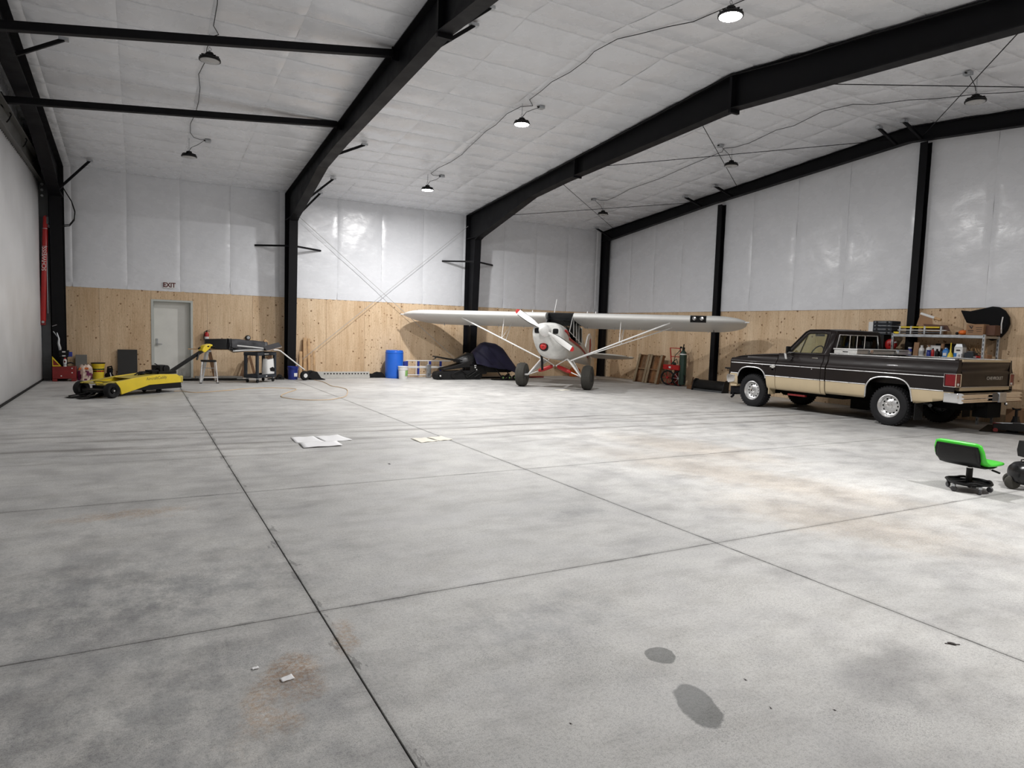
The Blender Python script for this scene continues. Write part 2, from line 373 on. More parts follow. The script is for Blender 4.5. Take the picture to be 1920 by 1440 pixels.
# ceiling insulation: rolls between seams, pinched up at every purlin and strap
XS = [XL-.02, -1.49, -.24, 1.05, 2.35, 3.98, 5.46, 6.9, 8.3, 9.92, 11.35, 12.68, 14.04, XE+.01]
for i in range(len(XS)-1):
    xa, xb = XS[i], XS[i+1]
    for ya, yb in ((9.5, YB), (YF, 9.5)):
        yl = [ya, yb]; k0 = int(math.floor((ya-12.79)/.765))-1
        for k in range(k0, k0+40):
            for o in (0, .010, .035, .09, .18, .29, .38, .47, .58, .675, .73, .755):
                y = 12.79+.765*k+o
                if ya+.004 < y < yb-.004: yl.append(y)
        yl.sort(); nv = len(yl)-1
        def fn(u, v, xa=xa, xb=xb, yl=yl, nv=nv, i=i):
            x = xa+.0006+(xb-xa-.0012)*u; y = yl[int(round(v*nv))]
            ki = int(math.floor((y-12.79)/.765+.5)); ph = ((y-12.79)/.765) % 1.0; d = min(ph, 1-ph)
            sag = (.020+.016*h1(ki*5+i*17))*min(1.0, (d/.5))**.42
            rnd = h1(i*3+ki*11+7)
            wr = min(1, d*14)*(.016*math.exp(-d*6)*math.sin((15+9*rnd)*x+7*rnd+9*d)+.007*math.exp(-d*4)*math.sin(41*x+5*rnd-14*d))*(.25+1.2*rnd)
            e = min(u, 1-u); seam = .007*(1-min(1.0, e/.03))
            g = .018 if d < .004 else 0
            return (x, y, ceil_z(y)+.012-sag*(.55+.45*min(1, e/.08))-(.6*pucker(x, y, i)-wr)*min(1, e*10)+seam+g)
        MB().grid(14, nv, fn).build('insulation_panel', M['vinyl'], ceiling, angle=80, weld=False)
# wall insulation above the plywood
XW = [XL-.01, -1.49, -.24, 1.05, 2.35, 3.72, 5.46, 6.88, 8.30, 9.75, 11.35, 12.68, 14.04, 15.33, XE+.01]
for i in range(len(XW)-1):
    xa, xb = XW[i], XW[i+1]
    def fn(u, v, xa=xa, xb=xb, i=i):
        x = xa+.0006+(xb-xa-.0012)*u; z = 2.425+(EAVE-2.40)*v; e = min(u, 1-u)
        low = math.exp(-(z-2.44)*4)
        w = .020*low*math.sin(30*x+(22 if i < 4 else 9)*z+i)*(1.6-1.2*min(1, e*2))+pucker(x, z*1.1, i)*.8
        pk = .012*math.exp(-e*22)*math.sin(30*z+9*h1(i)) if e < .2 else 0
        return (x, YB-.010-.016*min(1, e/.05)**.5*(1-.6*low)+w*.6+pk*.35, z)
    MB().grid(16, 40, fn).build('insulation_panel', M['vinyl'], wall_back, angle=80, weld=False)
YW = [YB, 19.648, 18.341, 16.986, 15.26, 14.083, 12.571, 11.052, 9.3, 7.711, 6.2, 4.7, 3.2, 1.7, .2, -1.2, YF]
for i in range(len(YW)-1):
    ya, yb = YW[i], YW[i+1]
    def fn(u, v, ya=ya, yb=yb, i=i):
        y = ya-.0006+(yb-ya+.0012)*u; zt = ceil_z(y)+.02; z = 2.425+(zt-2.425)*v; e = min(u, 1-u)
        top = math.exp(-(zt-z)*2.2)
        w = pucker(y, z*1.1, i+20)*.8+.012*top*math.sin(20*y*.6+24*z+i)
        return (XE-.010-.016*min(1, e/.05)**.5+w*.6, y, z)
    MB().grid(16, 40, fn).build('insulation_panel', M['vinyl'], wall_right, angle=80, weld=False)
MB().box(XL-.02, XE, YF-.01, YF, 2.44, ceil_z(YF)).build('insulation_panel', M['vinyl'], wall_front, smooth=False)
# plywood wainscot: every sheet its own piece
def sheet_back(xa, xb, za=0.0, zb=2.44, j=0.0):
    w = xb-xa-.004
    MB().box(-w/2, w/2, -.009, .009, 0, zb-za-.003).build('plywood_sheet', M['ply'], wall_back, smooth=False, bevel=.002, seg=1, loc=((xa+xb)/2, YB+.003+j, za))
for xa, xb in ((-2.13, -.905), (-.905, DX0), (DX1, 1.738), (1.738, 2.965), (2.965, 3.91), (3.91, 5.13), (5.13, 6.35), (6.35, 7.57), (7.57, 8.79), (8.79, 9.98), (9.98, 11.2), (11.2, 12.42), (12.42, 13.64), (13.64, 14.86), (14.86, XE)):
    sheet_back(xa, xb, j=.003*(h1(int(xa*10)+90)-.5))
sheet_back(DX0, DX1, DZ)
ys = [YB-.02, 20.31]+[20.31-1.22*k for k in range(1, 19)]
for a, b in zip(ys, ys[1:]):
    w = a-b-.004
    MB().box(-.009, .009, -w/2, w/2, 0, 2.437).build('plywood_sheet', M['ply'], wall_right, smooth=False, bevel=.002, seg=1, loc=(XE+.003+.003*(h1(int(a*10))-.5), (a+b)/2, 0))
for k in range(15):
    xa = XL+1.2*k; xb = min(xa+1.2, XE)
    w = xb-xa-.004
    MB().box(-w/2, w/2, -.009, .009, 0, 2.437).build('plywood_sheet', M['ply'], wall_front, smooth=False, loc=((xa+xb)/2, YF-.005, 0))
# man door
door = thing('door_1', 'pale grey steel exit door with lever handle in the plywood wall', 'door', (0, 0, 0)); door['kind'] = 'structure'
fm = MB(); RC = .19
fm.box(DX0-.005, DX0+.055, YB-.02, YB+RC+.05, 0, DZ); fm.box(DX1-.055, DX1+.005, YB-.02, YB+RC+.05, 0, DZ); fm.box(DX0+.055, DX1-.055, YB-.02, YB+RC+.05, DZ-.055, DZ)
fm.box(DX0+.055, DX0+.075, YB+RC-.03, YB+RC, 0, DZ-.05); fm.box(DX1-.075, DX1-.055, YB+.08, YB+RC, 0, DZ-.05)
fm.build('door_frame', M['doorframe'], door, bevel=.004)
leaf = MB().box(DX0+.058, DX1-.058, YB+RC, YB+RC+.045, .012, DZ-.058).build('door_leaf', M['doorpaint'], door, bevel=.003)
hm = MB().box(DX0+.115, DX0+.165, YB+RC-.018, YB+RC, .90, 1.10); hm.tube([(DX0+.14, YB+RC-.01, .95), (DX0+.14, YB+RC-.06, .95), (DX0+.27, YB+RC-.06, .945)], .012, 10)
hm.build('door_handle', M['zinc'], leaf, bevel=.003)
MB().box(DX0, DX1, YB-.03, YB+RC+.05, 0, .012).build('threshold', M['greysteel'], door, smooth=False)
MB().box(DX0-.1, DX1+.1, YB+.295, YB+.3, 0, DZ+.1).build('weather_backing', M['backing'], door, smooth=False)
# hangar door filling the left gable end: white ribbed liner, steel header, posts
hd = thing('door_2', 'white ribbed liner of the large hangar door on the left', 'door'); hd['kind'] = 'structure'
rb = MB(); n = 300; prof = []
for k in range(n+1):
    y = YF+.2+(20.62-YF-.2)*k/n
    prof.append((y, XL+(.010 if k % 2 else -.004)+.005*h1(k)))
vs = [(x, y, .05) for y, x in prof]+[(x+.012*math.sin(y*3), y, 2.5) for y, x in prof]+[(x, y, 4.94+.035*((k % 2)-.5)) for k, (y, x) in enumerate(prof)]
L = n+1
rb.add(vs, [(r*L+k, r*L+k+1, (r+1)*L+k+1, (r+1)*L+k) for r in (0, 1) for k in range(n)])
rb.build('door_liner', M['liner'], hd, solid=.004, weld=False)
MB().box(XL-.1, XL+.02, YF, 20.7, 0, .05).build('bottom_seal', M['rubber'], hd, smooth=False)
MB().box(XL-.12, XL-.03, YF, 20.62, .05, 5.5).build('door_backing', M['liner'], hd, smooth=False)
hb = MB().box(XL-.1, XL+.05, YF, 20.75, 4.98, 5.34); hb.box(XL-.1, XL+.16, YF, 20.75, 5.32, 5.34); hb.box(XL-.1, XL+.10, YF, 20.75, 4.965, 4.985)
hb.build('header_beam', M['lathe'], hd, bevel=.004)
for y in (13.2, 15.6, 17.6, 19.2): MB().tube([(XL+.10, y, 5.36), (XL+.14, y, 5.28), (XL+.11, y-.05, 5.18), (XL+.07, y, 5.14)], .012, 6).build('hinge_clip', M['steel'], hd)
MB().prism([(YF, 5.34), (20.7, 5.34), (YB, EAVE), (9.5, 6.6), (YF, ceil_z(YF))], lambda a, b, t: (t, a, b), XL-.02, XL).build('insulation_panel', M['vinyl'], wall_left, smooth=False)
MB().box(XL-.03, XL-.01, 20.6, YB, 0, 5.5).build('insulation_panel', M['vinyl'], wall_left, smooth=False)
po = MB().box(XL, -1.935, 20.66, 20.86, 0, 5.0); po.box(XL-.02, -1.90, 20.62, 20.88, 0, .02)
post = po.build('door_post', M['greysteel'], hd, bevel=.006)
for z in (4.62, 4.76, 4.90):
    MB().lathe([(.0, .02), (.03, .02), (.036, .0), (.036, -.02)], (XL+.075, 20.655, z), (0, -1, 0), 12).build('bolt_head', M['zinc'], post)
    MB().lathe([(.0, .012), (.014, .012), (.016, .0)], (-1.86, 20.49, z), (0, -1, 0), 8).build('bolt_head', M['zinc'], post)

# ------------------------------------------------------------------ black steel frames
def ipath(mb, path, x, w, t):                                  # a flange: a strip of width w along a (y,z) path
    for (a, b), (c, d) in zip(path, path[1:]): mb.beam((x, a, b), (x, c, d), w, t, (0, -(d-b), (c-a)) if abs(c-a) > 1e-6 else (0, 1, 0))
def iweb(mb, poly, x, t=.012): mb.prism(poly, lambda a, b, c: (c, a, b), x-t/2, x+t/2)
def steel_frame(x, label, w=.24, braces=(), girt=False, bside=1, shallow=False):
    f = thing('structural_steel', label, 'steel frame', (x, 0, 0), 0, 'rigid frames of the hangar')
    yo = YB-.08
    for sgn in (1, -1):
        Y = (lambda y: y) if sgn > 0 else (lambda y: 19.0-y)
        if sgn < 0 and x < -1: pass
        cz = lambda y: ceil_z(y)-.035
        if shallow:
            ci = [(20.86, 0), (20.82, 5.0)]; rbm = [(20.80, 5.15), (15.5, 5.74), (9.5, 6.235)]
        else:
            ci = [(20.66, 0), (20.44, 4.62)]; rbm = [(20.22, 4.70), (16.9, 5.47), (15.2, 5.62), (9.5, 5.94)]
        top = [(yo, cz(yo)), (9.5, cz(9.5))]
        zk = rbm[0][1]
        c = MB(); iweb(c, [(Y(a), b) for a, b in [(yo, .015)]+[(p[0], max(p[1], .015)) for p in ci]+[rbm[0]]+[(yo, zk)]], 0)
        ipath(c, [(Y(yo), .015), (Y(yo), zk)], 0, w, .014); ipath(c, [(Y(a), max(b, .015)) for a, b in ci+[rbm[0]]], 0, w, .016)
        c.box(-w/2-.03, w/2+.03, min(Y(yo+.05), Y(ci[0][0]-.06)), max(Y(yo+.05), Y(ci[0][0]-.06)), 0, .016)
        c.build('column', M['steel'], f, smooth=False)
        r = MB(); iweb(r, [(Y(yo), zk)]+[(Y(a), b) for a, b in rbm]+[(Y(9.5), cz(9.5)), (Y(yo), cz(yo))], 0)
        ipath(r, [(Y(a), b) for a, b in rbm], 0, w, .016); ipath(r, [(Y(a), b) for a, b in top], 0, w, .014); ipath(r, [(Y(yo), zk), (Y(yo), cz(yo))], 0, w, .014)
        r.build('rafter', M['steel'], f, smooth=False)
        k = MB(); k.box(-w/2, w/2, min(Y(yo), Y(rbm[0][0])), max(Y(yo), Y(rbm[0][0])), zk-.01, zk+.01)
        k.build('knee_plate', M['steel'], f, smooth=False)
        if girt:
            for s in (-1, 1):
                gb = MB().beam((s*w*.3, Y(20.55), 3.90), (s*.95, Y(YB-.03), 3.90), .05, .05); gb.build('girt_brace', M['steel'], f, smooth=False)
                MB().lathe([(.02, 0), (.02, .03)], (s*.95, Y(YB-.045), 3.90), (0, 1, 0), 8).build('brace_tip', M['zinc'], f)
    if not shallow:
        MB().box(-w/2, w/2, 9.47, 9.53, 5.86, ceil_z(9.5)-.04).build('ridge_splice', M['steel'], f, smooth=False)
        for yj in ((14.7,) if x > 9 else ()): MB().box(-w/2, w/2, yj-.02, yj+.02, 5.60, cz(yj)).build('splice_plate', M['steel'], f, smooth=False)
    def low(y):
        y = max(y, 19.0-y)
        for (a, b), (c2, d) in zip(rbm, rbm[1:]):
            if c2 <= y <= a: return b+(d-b)*(a-y)/(a-c2)
        return rbm[0][1]
    for y in braces:
        zc = ceil_z(y)-.04
        b = MB().beam((bside*w*.3, y, low(y)+.03), (bside*.76, y, zc-.04), .055, .055, (0, 1, 0)); br = b.build('flange_brace', M['steel'], f, smooth=False)
        MB().box(bside*.76-.07, bside*.76+.07, y-.05, y+.05, zc-.055, zc-.008).build('purlin_clip', M['zinc'], br, smooth=False)
    return f
steel_frame(-1.775, 'black steel frame beside the white hangar door, left edge of picture', .26, (20.2, 13.6))
steel_frame(3.98, 'black steel frame standing left of the blue bucket, two struts meeting it', .24, (20.48, 18.97, 16.05, 10.12, 9.56), True)
steel_frame(9.93, 'black steel frame whose column stands behind the left airplane wing', .24, (), True)
steel_frame(15.58, 'shallow black gable frame lying against the right end wall', .17, (20.55, 15.98, 14.74, 9.78, 9.2), False, -1, True)
for y, lab in ((15.24, 'black end wall column rising behind the right airplane wing'), (9.16, 'black end wall column rising behind the pickup and shelf')):
    c = MB(); c.box(15.56, 15.572, y-.085, y+.085, 0, ceil_z(y)-.4); c.box(15.736, 15.748, y-.085, y+.085, 0, ceil_z(y)-.4); c.box(15.57, 15.74, y-.006, y+.006, 0, ceil_z(y)-.4)
    c.box(15.43, 15.755, y-.16, y+.16, 0, .015)
    tag(c.build('steel_column', M['steel'], smooth=False), lab, 'column')
for y, z0, z1, lab in ((15.2, 5.43, 6.02, 'lower black strut running from hangar door to steel frame'), (11.5, 5.38, 6.29, 'upper black strut crossing the ceiling in front of an unlit lamp')):
    s = thing('strut', lab, 'beam'); MB().beam((-2.07, y, z0), (3.86, y, z1), .12, .12).build('tube', M['steel'], s, smooth=False, bevel=.01)
    MB().box(-2.1, -2.06, y-.11, y+.11, z0-.11, z0+.11).build('end_plate', M['steel'], s, smooth=False)
    MB().box(3.85, 3.97, y-.012, y+.012, z1-.10, z1+.13).build('gusset', M['steel'], s, smooth=False)
# rod bracing
M['rodgrey'] = pbr('pale_grey_rod', (.42, .42, .42), .5, 0, .05)
def rod(p, q, lab, m='steel', r=.009, group=None):
    o = MB().tube([p, q], r, 6).build('brace_rod', M[m]); tag(o, lab, 'rod', group); return o
rod((4.12, 21.06, 4.95), (9.85, 21.06, .33), 'wall brace rod sloping down to the right behind the left wing tip', 'rodgrey', .0075)
rod((9.82, 21.02, 5.12), (4.15, 21.02, .38), 'wall brace rod sloping down to the left towards the leaning lumber', 'rodgrey', .0075)
for (xa, ya), (xb, yb), lab in (((9.95, 14.7), (15.55, 10.0), 'roof brace rod crossing above the second unlit lamp from the right'), ((9.95, 10.6), (15.55, 14.5), 'roof brace rod falling steeply from the middle rafter splice'),
        ((9.95, 20.2), (15.55, 15.9), 'long low roof brace rod reaching the end frame past the farthest right lamp'), ((9.95, 15.7), (15.55, 20.3), 'roof brace rod running down to the far right corner'),
        ((9.95, 9.0), (15.55, 4.6), 'roof brace rod above the nearest unlit lamp on the right'), ((15.55, 9.2), (9.95, 4.4), 'roof brace rod leaving the end frame beside its ridge column')):
    rod((xa, ya, ceil_z(ya)-.27), (xb, yb, ceil_z(yb)-.16), lab, 'steel', .008)

# ------------------------------------------------------------------ high-bay lamps, cables, boxes
def lamp(x, y, lab, lit):
    zc = ceil_z(y)
    t = thing('high_bay_lamp', lab, 'lamp', (x, y, zc-.47), 0, 'lit high bay lamps' if lit else 'unlit high bay lamps')
    h = MB().lathe([(.0, .135), (.05, .135), (.062, .12), (.062, .075), (.10, .07), (.105, .05), (.155, .045), (.168, .03), (.168, .004), (.150, .0)], n=28)
    for k in range(12):
        a = 2*PI*k/12; c, s_ = math.cos(a), math.sin(a); h.beam((c*.06, s_*.06, .075), (c*.15, s_*.15, .055), .006, .035)
    h.build('housing', M['black'], t)
    MB().lathe([(.150, .002), (.150, .0), (.135, -.008), (.09, -.016), (.0, -.02)], n=28).build('lens', M['lens'] if lit else M['lensoff'], t)
    k = MB().tube([(0, 0, .13), (0, 0, .17)], .012, 8)
    k.tube([(.025*math.cos(a*PI/5), 0, .185+.025*math.sin(a*PI/5)) for a in range(10)], .005, 6, True)
    for i in range(6):
        z = .225+.036*i; k.tube([(.011*math.cos(a*PI/3)*(i % 2), .011*math.cos(a*PI/3)*((i+1) % 2), z+.02*math.sin(a*PI/3)) for a in range(6)], .0035, 5, True)
    k.build('hook_and_chain', M['zinc'], t)
    return t
def jbox(x, y, lab):
    z = ceil_z(y)-.012
    t = thing('junction_box', lab, 'box', (x, y, z-.06)); MB().box(-.06, .06, -.06, .06, 0, .055).build('box_body', M['zinc'], t, bevel=.006)
    MB().tube([(-.06, 0, .03), (-.09, 0, .03)], .014, 8).build('cable_gland', M['black'], t)
def cable(name, pts, lab, r=.0065, drop=.045):
    P = [(x, y, ceil_z(y)-drop) if len(q) == 0 else (x, y, ceil_z(y)-q[0]) for x, y, *q in pts]
    tag(MB().tube(P, r, 6).build(name, M['black']), lab, 'cable')
for (x, y), lab, lit, jx, jl in (((6.95, 17.55), 'lit lamp farthest away in the middle row', True, .42, 'junction box beside the farthest lit lamp'),
        ((6.95, 12.4), 'lit lamp in the middle of the picture, second of its row', True, .45, 'junction box beside the second lit lamp'),
        ((6.95, 6.8), 'lit lamp nearest the top edge of the picture', True, None, ''), ((6.95, 1.2), 'lit lamp hanging behind the viewer, continuing the middle row', True, None, ''),
        ((1.07, 17.55), 'unlit black lamp in the left bay below the lower strut', False, .40, 'junction box beside the unlit lamp of the left bay'),
        ((1.07, 12.4), 'unlit black ring lamp just under the upper black strut', False, None, ''),
        ((12.9, 17.58), 'smallest unlit lamp on the right, farthest of its row', False, -.38, 'junction box beside the farthest unlit right lamp'),
        ((12.9, 12.33), 'unlit lamp on the right hanging below a brace rod, middle of three', False, -.40, 'junction box beside the middle unlit right lamp'),
        ((12.9, 6.75), 'nearest unlit lamp by the right edge of the picture', False, -.30, 'junction box beside the nearest unlit right lamp')):
    lamp(x, y, lab, lit)
    if jx is not None: jbox(x+jx, y, jl)
cable('lamp_cable', [(1.15, 6.0), (1.05, 8.0), (1.12, 9.8), (1.06, 11.0), (1.09, 11.4), (1.10, 12.1), (1.2, 12.35), (1.12, 12.45), (1.07, 12.9), (1.085, 13.42), (1.02, 14.0), (1.085, 14.6), (1.11, 15.3), (1.095, 16.0), (1.04, 16.6), (1.074, 17.16), (1.16, 17.43), (1.297, 17.52), (1.41, 17.55, .03)], 'black cable wandering along the left bay ceiling past two unlit lamps')
cable('lamp_tail', [(1.07, 17.55, .33), (1.12, 17.55, .24), (1.25, 17.55, .16), (1.38, 17.55, .05)], 'short black lead of the left bay lamp', .006)
cable('lamp_cable', [(7.2, 2.0), (7.3, 5.0), (7.45, 7.0), (7.48, 8.08), (7.33, 8.48), (7.2, 9.0), (7.07, 9.42), (6.99, 9.97), (7.05, 10.3), (7.05, 10.81), (6.96, 11.3), (6.99, 11.7), (6.99, 12.18), (7.2, 12.4), (7.0, 12.55), (6.92, 13.0), (6.99, 13.66), (6.96, 14.1), (7.0, 14.45), (7.056, 15.15), (7.12, 15.7), (7.1, 16.33), (7.0, 16.9), (6.99, 17.43), (7.1, 17.55), (7.33, 17.56, .03)], 'black cable running along the row of lit lamps')
cable('lamp_tail', [(6.95, 17.55, .33), (7.02, 17.55, .22), (7.2, 17.56, .15), (7.33, 17.56, .05)], 'short black lead of the farthest lit lamp', .006)
cable('lamp_tail', [(6.95, 12.4, .33), (7.05, 12.4, .2), (7.2, 12.42, .12), (7.36, 12.4, .05)], 'short black lead of the second lit lamp', .006)
cable('lamp_cable', [(14.4, 5.0), (14.3, 6.2), (14.2, 6.75), (13.9, 7.2), (13.7, 7.88), (13.44, 8.28), (13.3, 8.93), (13.01, 9.2), (12.89, 9.8), (13.02, 10.64), (12.88, 11.0), (12.98, 11.85), (12.89, 12.24), (12.7, 12.42), (12.85, 12.6), (12.85, 13.62), (12.93, 15.0), (12.81, 16.17), (12.94, 17.0), (12.94, 17.43), (12.75, 17.55), (12.55, 17.55, .03)], 'black cable running along the right bay ceiling past the unlit lamps')
cable('lamp_tail', [(12.9, 12.33, .33), (12.8, 12.33, .2), (12.55, 12.34, .06)], 'short black lead of the middle unlit right lamp', .006)
cable('lamp_tail', [(12.9, 6.75, .33), (12.85, 6.75, .2), (12.66, 6.75, .06)], 'short black lead of the nearest unlit right lamp', .006)
cable('lamp_tail', [(12.9, 17.58, .33), (12.8, 17.58, .2), (12.58, 17.58, .06)], 'short black lead of the farthest unlit right lamp', .006)
cable('lamp_cable', [(9.80, 20.9, .06), (9.795, 18, .055), (9.80, 14, .06), (9.79, 12, .075), (9.80, 9.5, .06), (9.79, 8.2, .10), (9.80, 7, .06), (9.80, 4, .06)], 'thin cable strapped along the top of the middle rafter', .012)
# ------------------------------------------------------------------ the bush plane
M['glass_dark'] = glass('smoked_cabin_glass', (.30, .31, .32), .8)
M['glass_green'] = glass('green_tinted_glass', (.84, .90, .74), .35)
M['glass_grey'] = glass('grey_tinted_glass', (.30, .31, .31), .5)
M['doped'] = pbr('white_doped_fabric', (.70, .70, .68), .40, 0, .04, 2.0)
M['cream'] = pbr('cream_fuselage_paint', (.62, .60, .55), .40, 0, .06, 2.0)
M['oily'] = pbr('oil_streaked_white_paint', (.66, .66, .64), .38, 0, .16, 4.0)
M['tundra'] = pbr('worn_olive_black_tyre_rubber', (.040, .038, .032), .85, 0, .22, 5.0, .3, 50)
def sring(y, hw, zb, zt, e=2.6, n=28, xc=0.0):
    zc = (zb+zt)/2; hz = (zt-zb)/2; out = []
    for k in range(n):
        a = 2*PI*k/n; c, s_ = math.cos(a), math.sin(a)
        out.append((xc+hw*math.copysign(abs(c)**(2/e), c), y, zc+hz*math.copysign(abs(s_)**(2/e), s_)))
    return out
plane = thing('airplane', 'white high-wing bush plane with red stripes and fat tundra tyres', 'airplane', (10.615, 16.52, 0), math.atan2(-.72313, .69071)-math.radians(.8))
# fuselage
fb = MB(); fb.loft([sring(0.0, .385, .845, 1.80, 3.6), sring(.12, .385, .84, 1.66, 4.5), sring(.5, .385, .81, 1.50, 5), sring(1.3, .375, .755, 1.34, 5), sring(1.78, .36, .73, 1.28, 5), sring(1.95, .345, .72, 1.74, 4), sring(2.5, .30, .68, 1.53, 4), sring(3.3, .215, .61, 1.23, 4), sring(4.3, .11, .52, .95, 4), sring(5.1, .035, .44, .80, 4)])
fus = fb.build('fuselage', M['cream'], plane, angle=50)
cb = MB(); cb.loft([sring(-1.055, .22, 1.52, 1.79, 2.2), sring(-1.05, .375, 1.47, 1.83, 3.0), sring(-.985, .42, 1.36, 1.87, 2.7), sring(-.86, .435, 1.16, 1.89, 2.6), sring(-.70, .44, 1.00, 1.895, 2.6), sring(-.5, .43, .89, 1.88, 2.8), sring(-.25, .41, .855, 1.855, 3.1), sring(.015, .395, .84, 1.81, 3.4)])
cowl = cb.build('cowling', M['oily'], plane, angle=50)
for sx in (-1, 1):
    iv = MB(); rg = [(sx*.262+.078*math.copysign(abs(math.cos(a))**.5, math.cos(a)), 1.655+.070*math.copysign(abs(math.sin(a))**.55, math.sin(a))) for a in [2*PI*k/16 for k in range(16)]]
    iv.prism(rg, lambda a, b, t: (a, t, b), -1.078, -.95); iv.build('air_inlet', M['black'], cowl, bevel=.01)
pl = MB().lathe([(.0, -.05), (.05, -.042), (.092, -.01), (.10, .05), (.10, .12)], (-.10, -.955, 1.225), (0, 1, -.15), 20); pl.lathe([(.0, -.09), (.018, -.086), (.022, -.04)], (-.10, -.955, 1.225), (0, 1, -.15), 10)
pl.build('inlet_plug', M['red'], cowl, label='red inlet plug')
MB().lathe([(.098, -.005), (.125, .015), (.125, .14), (.098, .14)], (-.10, -.955, 1.225), (0, 1, -.15), 20).build('intake_ring', M['black'], cowl)
ax = Vector((0, -math.cos(.19), math.sin(.19)))
hub = Vector((-.03, -1.09, 1.665))
MB().lathe([(.0, .33), (.03, .315), (.08, .265), (.13, .185), (.16, .09), (.170, .0), (.170, -.05)], hub, ax, 28).build('spinner', M['white'], plane)
xd = Vector((-.845, 0, .535)); xd = (xd-ax*xd.dot(ax)).normalized(); cd = ax.cross(xd)
pr_ = MB(); TB = []; BB = []
for s in (1, -1):
    def bl(r0, r1, mb, off=0.0, thick=1.0, cm=1.0):
        secs = []
        for k in range(9):
            r = r0+(r1-r0)*k/8; t = r/1.02
            ch = .055+.12*min(1, max(0, (r-.10)/.35))-.03*max(0, (t-.55)/.45); 
            if t > .9: ch *= max(.25, math.sqrt(max(0, 1-((t-.9)/.105)**2)))
            ch *= cm; tw = .95-.72*t; th = (.022*(1-t)+.008)*thick
            dc = (cd*s)*math.cos(tw)+ax*math.sin(tw); dn = ax*math.cos(tw)-(cd*s)*math.sin(tw)
            c = hub+ax*.075+xd*s*r-dn*off
            secs.append([c+dc*ch*a+dn*th*b for a, b in ((-.5, 0), (-.25, .8), (.15, 1), (.5, .2), (.5, -.3), (0, -.6))])
        mb.loft(secs)
    bl(.10, .93, pr_); tips = MB(); bl(.93, 1.018, tips); TB.append(tips); back = MB(); bl(.24, .9, back, .010, .5, 1.16); BB.append(back)
prop = pr_.build('propeller', M['white'], plane, angle=60)
for m in TB: m.build('blade_tip', M['red'], prop, label='red propeller tip')
for m in BB: m.build('blade_back', M['black'], prop, label='black rear face of the blade')
